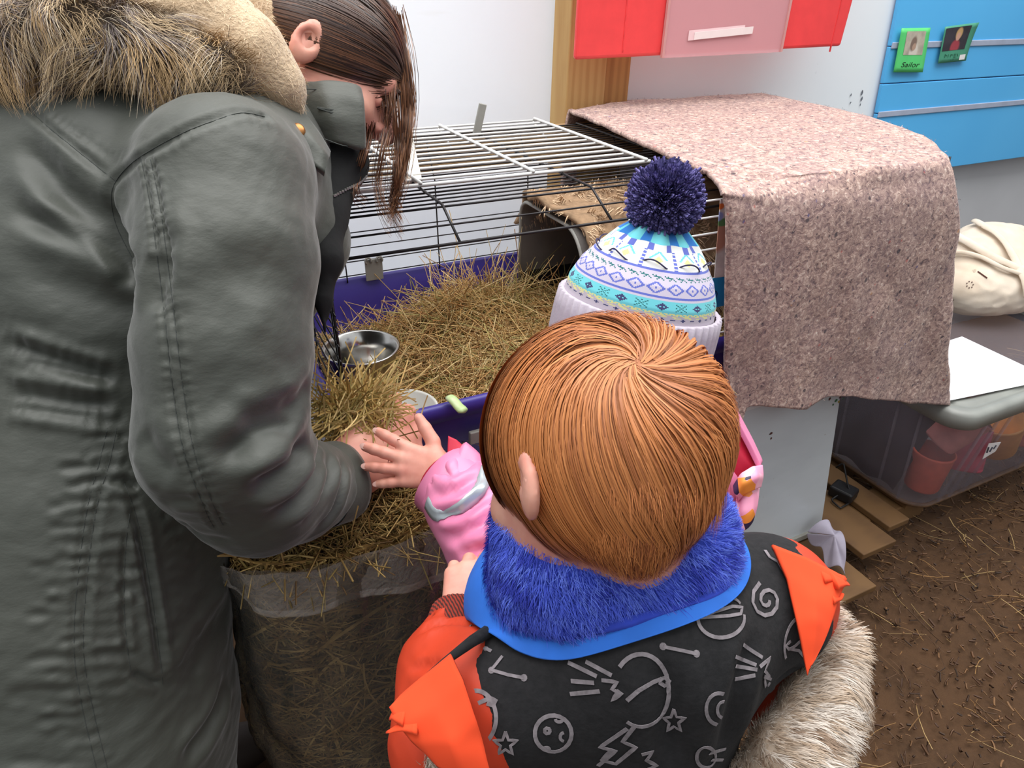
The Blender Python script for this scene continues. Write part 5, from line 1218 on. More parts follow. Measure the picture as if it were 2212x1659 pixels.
# the hat: knitted, one quad per stitch
hx_ax = nrm(A(1444, 478, .79) - A(1374, 745, .85)); hb_ = A(1360, 735, .862); ex = nrm(np.cross(vdir(0, 0, -1), hx_ax)); ey = np.cross(hx_ax, ex)
HL = np.linalg.norm(A(1444, 478, .79) - A(1374, 745, .85))
NR, NC = 96, 264
kn_ = {'g': rgb(186, 176, 188), 'G': rgb(172, 162, 176), 'l': rgb(198, 190, 208), 'w': rgb(222, 222, 220), 't': rgb(108, 198, 208), 'T': rgb(36, 128, 132), 'y': rgb(222, 218, 150), 'b': rgb(96, 108, 190), 'n': rgb(58, 60, 104), 'd': rgb(44, 110, 112), 'B': rgb(48, 120, 196)}
def stitch(r, c):
    """colour of one stitch; r counts rows from the turned cuff up"""
    if r < 2: return 'g'
    if r < 9: return 'g'
    if r < 12: m = c % 12; return 'n' if (m == 0 or (r == 10 and m in (11, 1)) or (r == 10 and m in (5, 6, 7))) else 'g'
    if r < 15: return 'y' if (c + r) % 7 in (0, 1, 2, 3) and (c // 4 + r) % 3 else 'g'
    if r < 17: return 'y' if (c * 3 + r * 5) % 11 < 8 else 't'
    if r < 19: return 't'
    if r < 26:
        m = c % 22; k = r - 22
        if m < 11: a = abs(m - 5); return 'n' if (a + abs(k) in (2, 3) or (a == 0 and abs(k) < 2)) and a < 4 else 't'
        m -= 11; a = abs(m - 5); return 'd' if ((a * 2 + abs(k)) % 3 == 0 and a < 4 and abs(k) < 4) else 't'
    if r < 28: return 't'
    if r < 30: return 'l'
    if r < 32: return 'b'
    if r < 34: return 'l'
    if r < 44:
        m = c % 12; k = abs(r - 38.5); a = abs(m - 6); return 'b' if abs(a + k - 5) < .8 or (a < 1 and k < 1.2) else 'l'
    if r < 46: return 'l'
    if r < 50: return 'd' if (c + (r if (c // 4) % 2 else -r)) % 4 == 0 or (r == 48 and c % 8 < 4) else 'l'
    if r < 53: return 'l'
    if r < 55: return 'b'
    if r < 70:
        m = c % 26; k = r - 62; a = abs(m - 13)
        if a + abs(k) < 4: return 'y'
        if a + abs(k) in (7, 8) and k > 0: return 't'
        if m < 3: return 'b' if k % 3 else 'w'
        return 'w'
    if r < 76: return 'b' if (c // 6) % 3 == 0 else 'w'
    m = (c // 11) % 3; return ('t', 'B', 't')[m] if r < 90 else 'T'
prof = [(0, .0915), (.12, .0925), (.30, .092), (.45, .089), (.60, .079), (.74, .063), (.86, .045), (.95, .028), (1, .014)]
def rad_(t): return float(np.interp(t, [a for a, b in prof], [b for a, b in prof]))
V = np.zeros((NR + 1, NC, 3))
for r in range(NR + 1):
    t = .31 + .69 * r / NR; R0 = rad_(t); 
    for c in range(NC):
        a = 2 * math.pi * c / NC; ga = max(0, t - .72) / .28; R1 = R0 * (1 + .16 * ga * math.sin(9 * a)) + .0012 * math.sin(3 * a + 5 * t) + .0004 * (c % 2)
        V[r, c] = hb_ + hx_ax * HL * t + (ex * math.cos(a) * R1 + ey * math.sin(a) * R1 * .96)
Vv = V.reshape(-1, 3); r_, c_2 = np.meshgrid(np.arange(NR), np.arange(NC), indexing='ij'); b0 = r_ * NC + c_2; b1 = r_ * NC + (c_2 + 1) % NC
Qh_ = np.stack([b0, b1, b1 + NC, b0 + NC], -1).reshape(-1, 4)
m_knit = attr_mat('knit', (1, 1, 1, 1), .95, .1)
hat = fast_mesh('knitted_hat', Vv, Qh_, None, m_knit, parent=girl, label='fair isle knitted hat with a purple pompom')
ca = hat.data.color_attributes.new('tint', 'FLOAT_COLOR', 'CORNER'); cols = np.array([[kn_[stitch(r, c)] for c in range(NC)] for r in range(NR)]).reshape(-1, 4)
ca.data.foreach_set('color', np.repeat(cols, 4, 0).ravel())
# ribbed cuff, turned up
NC2 = 300; rows_ = []
for t, dr in ((.34, .000), (.355, .003), (.34, .0060), (.22, .0075), (.1, .008), (0, .008), (-.08, .0075), (-.10, .005), (-.08, .002)):
    ring = []
    for c in range(NC2):
        a = 2 * math.pi * c / NC2; rb = .0017 * math.cos(a * 50) * (1 if dr > .004 else .2); R1 = .0925 + dr + rb
        ring.append(hb_ + hx_ax * HL * t + ex * math.cos(a) * R1 + ey * math.sin(a) * R1 * .96)
    rows_.append(ring)
q = loft(rows_, False); q.build('ribbed_cuff', mat('knit_lilac', rgb(190, 180, 192), .95, .05, 300, .4, .0006), hat, smooth=True, label='lilac grey ribbed cuff')
q = MB()
for k in range(0, 264, 4):
    a = 2 * math.pi * k / 264 + .01; ph = .0012 * math.sin(k * 1.7)
V5 = [hb_ + hx_ax * HL * (.735 + .028 * math.sin(9 * a + 1)) + (ex * math.cos(a) + ey * math.sin(a) * .96) * (rad_(.735) * (1 + .05 * math.sin(9 * a)) + .0022) for a in np.linspace(0, 2 * math.pi, 160)]
q.tube(V5, .0009, 5); q.build('drawn_thread', mat('thread_navy', rgb(54, 50, 84), .9), hat)
# pompom
pc_ = A(1437, 430, .79); q = MB(); q.lathe([(0, -.028), (.02, -.02), (.028, 0), (.02, .02), (0, .028)], pc_, 24); pom = q.build('pompom', mat('pom_core', rgb(58, 54, 96), .95), hat, smooth=True, label='round purple-blue yarn pompom')
n = 3600; D = RNG.normal(size=(n, 3)); D /= np.linalg.norm(D, axis=1)[:, None]; gr = np.repeat(D[::4], 4, 0)[:n]; D2 = D * .25 + gr; D2 /= np.linalg.norm(D2, axis=1)[:, None]
Ln = .0405 + .0025 * RNG.random(n); jit_ = RNG.normal(size=(n, 3)) * .06; P = np.stack([pc_ + (D2 + jit_ * t * t) * (Ln * (.35 + .65 * t))[:, None] for t in np.linspace(0, 1, 5)], 1)
T = np.gradient(P, axis=1); T /= np.linalg.norm(T, axis=2)[..., None]; s1 = np.cross(T, np.array([.2, .3, .93])); s1 /= np.linalg.norm(s1, axis=2)[..., None]; s2 = np.cross(T, s1)
wv = (np.array([.6, .9, 1.15, 1.35, 1.25]) * .0013)[None, :, None]
Vp_ = np.stack([P + wv * (math.cos(b) * s1 + math.sin(b) * s2) for b in (0, 1.57, 3.14, 4.71)], 2).reshape(-1, 3); base = (np.arange(n) * 20)[:, None, None] + (np.arange(4) * 4)[None, :, None]; j = np.arange(4)[None, None]
Qp_ = np.stack([base + j, base + (j + 1) % 4, base + 4 + (j + 1) % 4, base + 4 + j], -1).reshape(-1, 4)
pcx = np.array([rgb(104, 98, 156)[:3], rgb(88, 82, 138)[:3], rgb(118, 110, 170)[:3], rgb(74, 70, 120)[:3]])[RNG.integers(0, 4, n)]
fast_mesh('yarn', Vp_, Qp_, np.repeat(pcx, 20, 0), m_fl, parent=pom, kind='stuff')
# ================================================================== boy in front: ginger hair, blue snood, printed vest
bn = A(1335, 1290, .56)
boy = empty('person', (bn[0] - .01, bn[1] - .02, 0), 'ginger-haired child seen from behind in a blue snood and black printed waistcoat', 'person')
bhc = A(1280, 975, .525)
bfn, bq, bax = head_sdf(bhc, vdir(-.60, -.22, .76), vdir(-.24, .90, .36), .95)
bsl, bsr = A(1070, 1500, .575), A(1665, 1290, .62)
bbn = (bsl + bsr) / 2 + np.array([0, 0, .015]); bhip = np.array([bbn[0], bbn[1] + .01, .40])
bel = A(965, 1600, .575); bwr = A(1002, 1350, .63)
def bcore(p):
    d = bfn(p); d = smin(d, sd_cone(p, bq(-.03, 0, -.04), bbn, .040, .046), .02); d = smin(d, sd_cone(p, bsl, bsr, .042, .042), .03)
    d = smin(d, sd_path(p, [bbn, (bbn + bhip) / 2, bhip], [.07, .08, .085], .03), .03)
    d = smin(d, sd_path(p, [bsl, bel, bwr], [.036, .030, .018], .015), .02)
    rel = bsr + np.array([.05, -.02, -.16]); rw = rel + np.array([-.03, .12, .0]); d = smin(d, sd_path(p, [bsr, rel, rw], [.036, .028, .018], .015), .02)
    for s_ in (-1, 1):
        h_ = bhip + np.array([.05 * s_, 0, -.03]); d = smin(d, sd_path(p, [h_, np.array([h_[0], h_[1], .22]), np.array([h_[0], h_[1], .04])], [.05, .036, .028], .02), .02)
    return d
Vg, Qg = nets(bcore, (-.10, .02, .02), (.62, .62, 1.09), .008)
bhd, l_, h_, bt = hand_sdf(bwr, vdir(.12, .72, .68), vdir(-.05, .6, -.75), vdir(1, 0, 0), .62, (.75, .70, .65, .6), .05, .4, .4, 1.12)
bb_ = fast_mesh('body', *join([(Vg, Qg), nets(bfn, bhc - .15, bhc + .15, .0045), nets(bhd, l_, h_, .0018)]), None, m_skin, parent=boy)
nails(bt, bb_, .62)
# jacket with sleeves (red-orange)
m_or = mat('red_orange_jacket', rgb(206, 62, 28), .6, .12, 20, .2, .002)
def bjack(p):
    d = smin(sd_cone(p, bsl, bsr, .052, .052), sd_path(p, [bbn, (bbn + bhip) / 2, bhip], [.085, .095, .10], .03), .03)
    d = smin(d, sd_path(p, [bsl, bel, A(965, 1450, .61), A(996, 1375, .635)], [.050, .044, .040, .036], .02), .03)
    rel = bsr + np.array([.05, -.02, -.16]); rw = rel + np.array([-.03, .10, .0]); d = smin(d, sd_path(p, [bsr, rel, rw], [.050, .042, .036], .015), .02)
    return smax(d, -sd_cone(p, A(994, 1365, .636), A(1012, 1300, .67), .029, .029), .003)
Vj, Qj = nets(bjack, (-.12, .0, .36), (.64, .62, .90), .009); Vj, Qj = subdivide(Vj, Qj, 1); Nj = vnormals(Vj, Qj); Vj = Vj + Nj * (.002 * fbm(Vj, (12, 12, 12), 91, 3))[:, None]; tj = bvh(Vj, Qj)
for px in ([(895, 1370), (960, 1345), (1040, 1350)], [(880, 1450), (930, 1440), (980, 1450)]): Vj = crease(Vj, Nj, tj, px, .003, .004, .002)
jk = fast_mesh('jacket', Vj, Qj, None, m_or, parent=boy, label='red-orange jacket')
ax_ = nrm(A(1005, 1272, .672) - A(975, 1380, .63)); e1 = nrm(np.cross(ax_, FWD)); e2 = np.cross(ax_, e1); c0 = A(998, 1362, .64)
m_rib = NT('cuff_rib'); w = m_rib.new('ShaderNodeTexWave'); w.inputs['Scale'].default_value = 120; m_rib.ln(m_rib.coord(), w.inputs['Vector']); m_rib.set(Base_Color=m_rib.ramp(w.outputs['Fac'], [(.3, rgb(60, 26, 22)), (.7, rgb(150, 48, 30))]), Roughness=.9); m_rib = m_rib.m
q = loft([[c0 + ax_ * a + (e1 * math.cos(t) + e2 * math.sin(t)) * r * (1 + .02 * math.cos(40 * t)) for t in np.linspace(0, 2 * math.pi, 160, endpoint=False)] for a, r in ((-.02, .032), (.004, .0335), (.014, .033), (.018, .0305), (.014, .027), (-.01, .025))], False); q.build('cuff', m_rib, jk, smooth=True, label='dark ribbed cuff')

# black waistcoat with chalk doodles
m_vest = NT('black_fleece_vest'); f = m_vest.noise(160, 3, .6, m_vest.coord()); m_vest.set(Base_Color=m_vest.ramp(f, [(.3, rgb(22, 22, 24)), (.7, rgb(34, 33, 35))]), Roughness=.95); m_vest.bump(f, .4, .002); m_vest = m_vest.m
def bvest(p):
    d = smin(sd_cone(p, bsl + (bsr - bsl) * .04, bsl + (bsr - bsl) * .97, .060, .060), sd_path(p, [bbn + np.array([0, 0, .01]), (bbn + bhip) / 2, bhip + np.array([0, 0, .1])], [.094, .108, .112], .03), .045)
    return d
Vw, Qw = nets(bvest, (-.10, .02, .42), (.62, .60, .92), .009); Vw, Qw = subdivide(Vw, Qw, 1); Nw = vnormals(Vw, Qw); Vw = Vw + Nw * (.0022 * fbm(Vw, (7, 7, 5), 92, 2))[:, None]; tw = bvh(Vw, Qw)
for px in ([(1420, 1400), (1440, 1500), (1450, 1659)], [(1640, 1350), (1600, 1480), (1560, 1640)], [(1700, 1450), (1660, 1540), (1600, 1659)]): Vw = crease(Vw, Nw, tw, px, .006, .010, .003)
vest = fast_mesh('waistcoat', Vw, Qw, None, m_vest, parent=boy, label='black fleece waistcoat with grey doodles')
tw = bvh(Vw, Qw); m_dood = mat('chalk_print', rgb(146, 138, 142), .95, .2, 150)
def circ(cx, cy, rx, ry, a0=0, a1=360, n=22, rot_=0):
    o = []
    for a in np.linspace(math.radians(a0), math.radians(a1), n):
        x, y = rx * math.cos(a), ry * math.sin(a); c, s = math.cos(rot_), math.sin(rot_); o.append((cx + x * c - y * s, cy + x * s + y * c))
    return o
def star(cx, cy, r, r2, rot_=-1.57): return [(cx + (r if k % 2 == 0 else r2) * math.cos(rot_ + k * math.pi / 5), cy + (r if k % 2 == 0 else r2) * math.sin(rot_ + k * math.pi / 5)) for k in range(11)]
spiral = [(1655 + (5 + 1.75 * k) * math.cos(k * .62), 1297 + (6 + 2.1 * k) * math.sin(k * .62)) for k in range(18)]
D_ = [(spiral, 4.5), (circ(1195, 1583, 40, 39), 4.5), (circ(1208, 1552, 8, 6, 0, 180, 8), 3.5), (circ(1182, 1577, 6, 6, n=8), 4), (circ(1218, 1590, 8, 9, 90, 270, 8), 3.5), (circ(1180, 1618, 7, 6, 180, 360, 8), 3.5),
      # ringed planets
      (circ(1385, 1490, 60, 78, -140, 120, 26), 4.5), ([(1355, 1512), (1380, 1490), (1410, 1472), (1436, 1462), (1446, 1470), (1436, 1480), (1424, 1474), (1430, 1462)], 4.5),
      (circ(1556, 1335, 50, 42, -10, 230, 26), 4), ([(1508, 1335), (1540, 1322), (1580, 1310), (1602, 1312), (1598, 1326), (1575, 1330), (1540, 1332), (1512, 1334)], 3.5), (circ(1565, 1312, 34, 22, 190, 340, 12), 3.5),
      (circ(1030, 1550, 42, 58, -100, 90, 22), 4.5), ([(1010, 1540), (1035, 1518), (1058, 1508), (1072, 1512), (1066, 1524), (1054, 1520), (1062, 1508)], 4.5),
      (circ(1058, 1372, 46, 40, 150, 260, 14), 4), (circ(1072, 1384, 30, 36, 170, 270, 12), 3.5), ([(1046, 1400), (1062, 1408)], 4),
      # bolts
      ([(1355, 1572), (1296, 1612), (1330, 1620), (1292, 1652)], 4.5), ([(1372, 1566), (1345, 1600), (1374, 1612), (1330, 1648), (1300, 1640), (1318, 1620)], 4.5), ([(1386, 1628), (1408, 1622), (1396, 1640), (1418, 1652), (1400, 1659)], 4.5), ([(1655, 1560), (1622, 1590), (1642, 1596), (1600, 1640)], 3.5),
      ([(1300, 1468), (1334, 1472), (1322, 1488), (1344, 1496), (1322, 1512), (1338, 1490)], 4),
      # rays
      ([(1228, 1430), (1290, 1460)], 4.5), ([(1266, 1428), (1322, 1458)], 4.5), ([(1234, 1470), (1284, 1474)], 4.5), ([(1232, 1498), (1296, 1492)], 4.5),
      ([(1604, 1392), (1645, 1420)], 4), ([(1588, 1418), (1632, 1436)], 4), ([(1588, 1438), (1634, 1446)], 4), ([(1586, 1466), (1630, 1458)], 4), ([(1640, 1440), (1662, 1420), (1650, 1448), (1664, 1466), (1648, 1460), (1652, 1482)], 4),
      # constellations
      ([(1086, 1418), (1062, 1448), (1098, 1458), (1132, 1464)], 3.5), ([(1432, 1396), (1470, 1404), (1504, 1412)], 3.5),
      # stars
      (star(1456, 1556, 26, 11), 3.2), (star(1092, 1606, 27, 11), 3.2),
      # moon, small planet
      (circ(1552, 1530, 28, 34, 100, 290, 16), 4), (circ(1562, 1532, 14, 18, 110, 270, 12), 3.5), (circ(1524, 1634, 20, 22), 4), ([(1532, 1626), (1566, 1616)], 3.5), ([(1536, 1640), (1560, 1640)], 3.5),
      (circ(1720, 1385, 26, 52, 130, 250, 16, .2), 3.5), ([(1742, 1370), (1715, 1395), (1702, 1402), (1696, 1394), (1706, 1384)], 3.5), ([(1700, 1400), (1724, 1404), (1738, 1420)], 3.5), ([(1652, 1190), (1662, 1205), (1680, 1215), (1690, 1232)], 4), ([(1670, 1185), (1684, 1205)], 4), ([(1606, 1205), (1620, 1212)], 4)]
for k, (px, w_) in enumerate(D_):
    L, Nn = hits(tw, px if len(px) > 9 else smooth_px(px, 3) if len(px) < 3 else px, 7)
    if L is None: continue
    T = np.gradient(L, axis=0); T /= np.linalg.norm(T, axis=1)[:, None] + 1e-9; S = np.cross(T, Nn); S /= np.linalg.norm(S, axis=1)[:, None] + 1e-9; r = w_ * .52 / 1500 * .98
    q = MB(); A_ = [L[i] + Nn[i] * .0009 + S[i] * r * s_ for i in range(len(L)) for s_ in (-1, 1)]
    q.add(A_, [(2 * i, 2 * i + 1, 2 * i + 3, 2 * i + 2) for i in range(len(L) - 1)]); q.build('doodle', m_dood, vest, thick=.0005)
q = MB()
for c_p in ((1062, 1448, 8), (1132, 1464, 8), (1432, 1396, 8), (1504, 1412, 8), (1050, 1402, 6), (1660, 1478, 6)):
    h = hit(tw, c_p[0], c_p[1])
    if h: q.lathe([(0, .001), (c_p[2] * .00033, .0007), (c_p[2] * .00034, -.001)], h[0], 10, np.stack([nrm(np.cross(h[1], [0, 0, 1.0])), nrm(np.cross(h[1], np.cross(h[1], [0, 0, 1.0]))), h[1]], 1))
q.build('doodle_dots', m_dood, vest)
# black piping running to the left shoulder tip
q = MB(); q.tube([A(*p) for p in ((1085, 1345, .575), (1020, 1385, .534), (960, 1430, .525), (900, 1480, .522), (868, 1503, .52))], [.006, .0045, .003, .002, .0015], 8); q.build('strap', m_vest, vest, smooth=True)
# torn bright orange felt wings over the shoulders
m_wing = mat('bright_orange_felt', rgb(246, 78, 34), .9, .08, 14, .3, .002)
px_sheet([[(975, 1412, .520), (1000, 1470, .500), (1030, 1560, .490), (1060, 1670, .490)], [(905, 1470, .515), (940, 1530, .495), (975, 1600, .485), (1010, 1680, .488)], [(868, 1500, .515), (880, 1560, .50), (915, 1604, .495), (950, 1655, .495)], [(842, 1528, .51), (856, 1552, .505), (888, 1592, .50), (925, 1625, .50)]], 'shoulder_wing', m_wing, vest, .003, nu=26, nv=20, wob=.004, label='torn bright orange felt wing')
px_sheet([[(1668, 1178, .575), (1700, 1250, .560), (1722, 1350, .545), (1745, 1460, .540)], [(1740, 1205, .575), (1755, 1265, .560), (1762, 1340, .545), (1750, 1445, .540)], [(1800, 1235, .575), (1800, 1290, .560), (1785, 1360, .550), (1752, 1440, .540)], [(1826, 1250, .575), (1806, 1300, .562), (1790, 1352, .552), (1762, 1425, .542)]], 'shoulder_wing', m_wing, vest, .003, nu=26, nv=20, wob=.003, label='torn bright orange felt wing')
def rag(pts, name='rag_tip'):
    q = MB(); P_ = resample([A(*p[:3]) for p in pts], 8); w_ = np.interp(np.linspace(0, 1, 8), np.linspace(0, 1, len(pts)), [p[3] for p in pts]); q.tube(P_, w_, 8, flat=.3); q.build(name, m_wing, vest, smooth=True)
rag([(905, 1560, .498, .010), (870, 1566, .50, .006), (845, 1578, .503, .003), (834, 1582, .505, .001)]); rag([(880, 1540, .505, .011), (852, 1540, .508, .007), (842, 1552, .51, .002)])
rag([(1795, 1250, .568, .012), (1820, 1255, .572, .007), (1834, 1262, .574, .002)]); rag([(1790, 1285, .562, .010), (1812, 1290, .565, .005), (1822, 1282, .566, .001)]); rag([(1770, 1240, .57, .010), (1810, 1244, .574, .006), (1826, 1246, .575, .001)])
# cream fleece edging under the wings
m_crm = mat('cream_skin', rgb(186, 168, 150), 1, .2, 40)
def crm(p):
    d = sd_path(p, [A(1790, 1330, .61), A(1808, 1410, .60), A(1778, 1520, .585), A(1718, 1640, .57), A(1640, 1760, .57)], [.012, .018, .026, .032, .036], .02)
    return d
def crm2(p):
    return sd_path(p, [A(955, 1615, .53), A(985, 1680, .53), A(1040, 1780, .54)], [.012, .018, .024], .02)
ccol = np.array([rgb(214, 198, 182)[:3], rgb(196, 174, 152)[:3], rgb(226, 214, 202)[:3], rgb(160, 136, 116)[:3]])
for fn_, n_, lo_, hi_ in ((crm, 13000, A(1600, 1560, .60), A(1850, 1500, .62)), (crm2, 3500, A(960, 1640, .53), A(1040, 1740, .54))):
    cc0 = A(1740, 1540, .60) if fn_ is crm else A(990, 1690, .53); Vc, Qc = nets(fn_, cc0 - .2, cc0 + .2, .007); Vc, Qc = subdivide(Vc, Qc, 1)
    cr = fast_mesh('fleece_edging', Vc, Qc, None, m_crm, parent=vest, label='shaggy cream fleece edging')
    surf_strands(Vc, Qc, n_, None, lambda P, N: vdir(.75, -.25, -.2) + .7 * np.array([noise.noise_vector(Vector(p * 14)) for p in P]), (.008, .016), .0004, lambda P, r, n: ccol[np.clip(((np.array([noise.noise(Vector(p * 50)) for p in P]) + .5) * 4).astype(int), 0, 3)] * (.85 + .3 * r.random((n, 1))), 5, .55, .1, .6, 93, 46, 'fleece', m_fl, cr, jit=.2)

# blue snood
m_sn = mat('snood_base', rgb(48, 70, 186), 1, .2, 40); m_sl = mat('snood_lining', rgb(42, 112, 214), .85, .08, 30, .2, .002)
def outside(P, m_=.004):
    P = np.array(P, float)
    for _ in range(14): P[:, 2] += np.maximum(m_ - bvest(P), 0) * 1.2
    return P
C0 = A(1318, 1160, .565); ux = nrm(CR - np.array([0, 0, 1]) * CR[2]); uy = np.cross([0, 0, 1.0], ux); tl = rot('X', 0)
def ringp(a, r, z, dx=0, dy=0, ry=.86):
    # the collar sags to the front left and rides up at the back right
    w = .5 + .5 * math.cos(a - math.radians(232)); top_ = np.clip((z + .06) / .06, 0, 1)
    zz = z + .014 * math.cos(a) * (1 - top_) + top_ * (.015 * abs(math.cos(a)) ** 1.5 + .006 * max(0, -math.cos(a))) + (.022 * w if -.07 < z < -.045 and r < .1025 else 0)
    return C0 + ux * (r * math.cos(a) + dx) + uy * (r * ry * math.sin(a) + dy) + np.array([0, 0, zz])
prof_s = [(.050, -.024), (.055, .016), (.066, .034), (.079, .034), (.091, .020), (.099, -.002), (.102, -.030), (.100, -.050), (.096, -.064)]
na = 72; rings = [[ringp(a, r * (1 + .03 * math.sin(3 * a + 1 + k * .3)), z, 0, 0) for a in np.linspace(0, 2 * math.pi, na, endpoint=False)] for k, (r, z) in enumerate(prof_s)]
q = loft(rings, False); Vs = np.concatenate(q.v); Qs = np.array(q.f); Vs, Qs = subdivide(Vs, Qs, 1); lo_ = Vs[:, 2] < C0[2] - .02; Vs[lo_] = outside(Vs[lo_], .005); Ns = vnormals(Vs, Qs); cen = Vs - C0; 
if (Ns * cen).sum(1).mean() < 0: Qs = Qs[:, ::-1]; Ns = -Ns
Vs = Vs + Ns * (.004 * fbm(Vs, (9, 9, 7), 95, 2))[:, None]
sn = fast_mesh('snood', Vs, Qs, None, m_sn, parent=boy, label='fluffy royal blue snood')
scol = np.array([rgb(84, 106, 224)[:3], rgb(70, 90, 208)[:3], rgb(104, 128, 234)[:3], rgb(56, 70, 186)[:3]])
def sdir(P, N):
    r = P - C0; a = np.cross(np.array([0, 0, 1.0]), r); a /= np.linalg.norm(a, axis=1)[:, None]; return a * .35 + np.array([0, 0, -.55]) + .9 * np.array([noise.noise_vector(Vector(p * 13)) for p in P])
surf_strands(Vs, Qs, 30000, lambda c, N: np.clip((c[:, 2] - C0[2] + .064) / .02, 0.02, 1), sdir, (.004, .0085), .00032, lambda P, r, n: scol[np.clip(((np.array([noise.noise(Vector(p * 45)) for p in P]) + .5) * 4 + r.normal(size=n) * .6).astype(int), 0, 3)] * (.85 + .3 * r.random((n, 1))), 4, .7, .1, .5, 94, 60, 'snood_pile', m_fl, sn, jit=.25)
pr2 = [(.094, -.036), (.106, -.044), (.115, -.058), (.117, -.076), (.114, -.088), (.104, -.084)]
q = loft([[ringp(a, r * (1 + .02 * math.sin(2 * a + 2)), z + .004 * math.sin(4 * a), -.003, .008, .89) for a in np.linspace(0, 2 * math.pi, na, endpoint=False)] for r, z in pr2], False); q.v = [outside(v, .0045) for v in q.v]; q.build('snood_lining', m_sl, sn, smooth=True, sub=1, label='smooth sky blue lining edge')

# ginger hair
f, l, u = bax; Rb = np.stack([f, l, u], 1); radb = np.array([.096, .074, .082]) * .95; cb = bq(-.012, 0, .012)
hh = hit(bvh(*nets(bfn, bhc - .15, bhc + .15, .006)), 1372, 790); wp = hh[0]; wl_ = (wp - cb) @ Rb / radb; wl_ /= np.linalg.norm(wl_)
def b_start(rng, n):
    v = []
    while len(v) < n:
        x = rng.normal(size=(n, 3)); x /= np.linalg.norm(x, axis=1)[:, None]
        ok = (x[:, 2] > -.62 - .33 * (x[:, 0] < -.1)) & ~((x[:, 0] > .45) & (x[:, 2] < .35)) & ~((x[:, 0] > .12) & (x[:, 0] < .50) & (np.abs(x[:, 1]) > .5) & (x[:, 2] < -.05)); v += list(x[ok])
    return cb + (np.array(v[:n]) * radb * 1.03) @ Rb.T
def b_flow(x, rng):
    xn = x / (np.linalg.norm(x, axis=1)[:, None] + 1e-9); away = xn - wl_ * (xn @ wl_)[:, None]; away /= np.linalg.norm(away, axis=1)[:, None] + 1e-3
    sw = np.cross(wl_, away); near = np.exp(-((1 - xn @ wl_) / .35)); low = np.clip(.25 - xn[:, 2], 0, 1)
    return away * 1.0 + sw * (.85 * near + .18)[:, None] + np.array([0, 0, -1.0]) * (.35 + low * 1.2)[:, None] + np.array([-.25, 0, 0]) * low[:, None]
gg = np.array([rgb(190, 118, 64)[:3], rgb(176, 104, 54)[:3], rgb(204, 132, 76)[:3], rgb(160, 92, 48)[:3], rgb(196, 122, 66)[:3], rgb(146, 82, 44)[:3]])
def gcol(rng, n, P):
    k = np.array([noise.noise(Vector(p * 40)) for p in P[:, 5]]); i = np.clip((k * 1.2 + .42) * 6 + rng.normal(size=n) * .9, 0, 5.9).astype(int); return np.repeat(((gg[[4, 2, 0, 1, 3, 5]][i] * .65 + gg[0] * .35) * (.92 + .16 * rng.random((n, 1))))[:, None], P.shape[1], 1)
V_, Q_, C_ = hair_on_head(bq, bax, .95, 19000, b_start, b_flow, 10, .0114, .012, gcol, .00046, 97, hang=-.55)
m_ging = attr_mat('hair_ginger', (1, 1, 1, 1), .52)
bh = fast_mesh('hair', V_, Q_, C_, m_ging, parent=boy, label='smooth ginger bowl-cut hair')
def capb(p):
    d = sd_ell(p, bq(-.012, 0, .012), np.array([.0985, .0765, .0845]) * .95, Rb)
    d = smax(d, (p - bq(.045, 0, .02)) @ nrm(f * .8 - u * .6), .012); d = smin(d, sd_cone(p, bq(-.038, 0, -.025), bq(-.034, .002, -.036), .060, .050), .02)
    for b in (-1, 1): d = smax(d, -(sd_ell(p, bq(.005, .09 * b, -.03), np.array([.032, .022, .036]) * .94, Rb)), .008)
    return d
Vc, Qc = nets(capb, bhc - .16, bhc + .16, .006)
surf_strands(Vc, Qc, 7000, lambda c, N: np.clip((-.024 - ((c - cb) @ Rb)[:, 2]) / .03, 0, 1) * (((c - cb) @ Rb)[:, 0] < .04), lambda P, N: -u * 1.0 + .18 * np.array([noise.noise_vector(Vector(p * 20)) for p in P]), (.018, .032), .00042, lambda P, r, n: gg[np.clip(((np.array([noise.noise(Vector(p * 40)) for p in P]) * 1.2 + .4) * 6 + r.normal(size=n) * .9).astype(int), 0, 5)] * (.85 + .3 * r.random((n, 1))), 6, .16, .0, 0, 98, None, 'nape_hair', m_ging, bh, jit=.10)
fast_mesh('hair_cap', *subdivide(Vc, Qc, 1), None, mat('ginger_root', rgb(172, 100, 52), .6, .15, 90), parent=bh)
def btr(p):
    d = None
    for s_ in (-1, 1):
        h_ = bhip + np.array([.05 * s_, 0, -.03]); e = sd_path(p, [h_, np.array([h_[0], h_[1], .22]), np.array([h_[0], h_[1], .06])], [.06, .048, .042], .02); d = e if d is None else np.minimum(d, e)
    return d
def shoes(p, hip):
    d = None
    for s_ in (-1, 1):
        b0 = np.array([hip[0] + .05 * s_, hip[1], .034]); e = smin(sd_cone(p, b0 + np.array([0, 0, .05]), b0, .04, .036), sd_ell(p, b0 + np.array([0, .05, -.006]), (.034, .08, .03)), .02); d = e if d is None else np.minimum(d, e)
    return smax(d, -(p[..., 2] - .004), .003)
Vq, Qq = nets(btr, bhip - np.array([.2, .15, .38]), bhip + np.array([.2, .15, .1]), .012); fast_mesh('trousers', *subdivide(Vq, Qq, 1), None, mat('navy_trousers', rgb(34, 38, 58), .9), parent=boy)
Vq, Qq = nets(lambda p: shoes(p, bhip), np.array([bhip[0] - .16, bhip[1] - .1, -.01]), np.array([bhip[0] + .16, bhip[1] + .2, .16]), .009); fast_mesh('boots', *subdivide(Vq, Qq, 1), None, mat('navy_boots', rgb(30, 34, 52), .5), parent=boy)
ghip = np.array([gnk[0], gnk[1], .42])
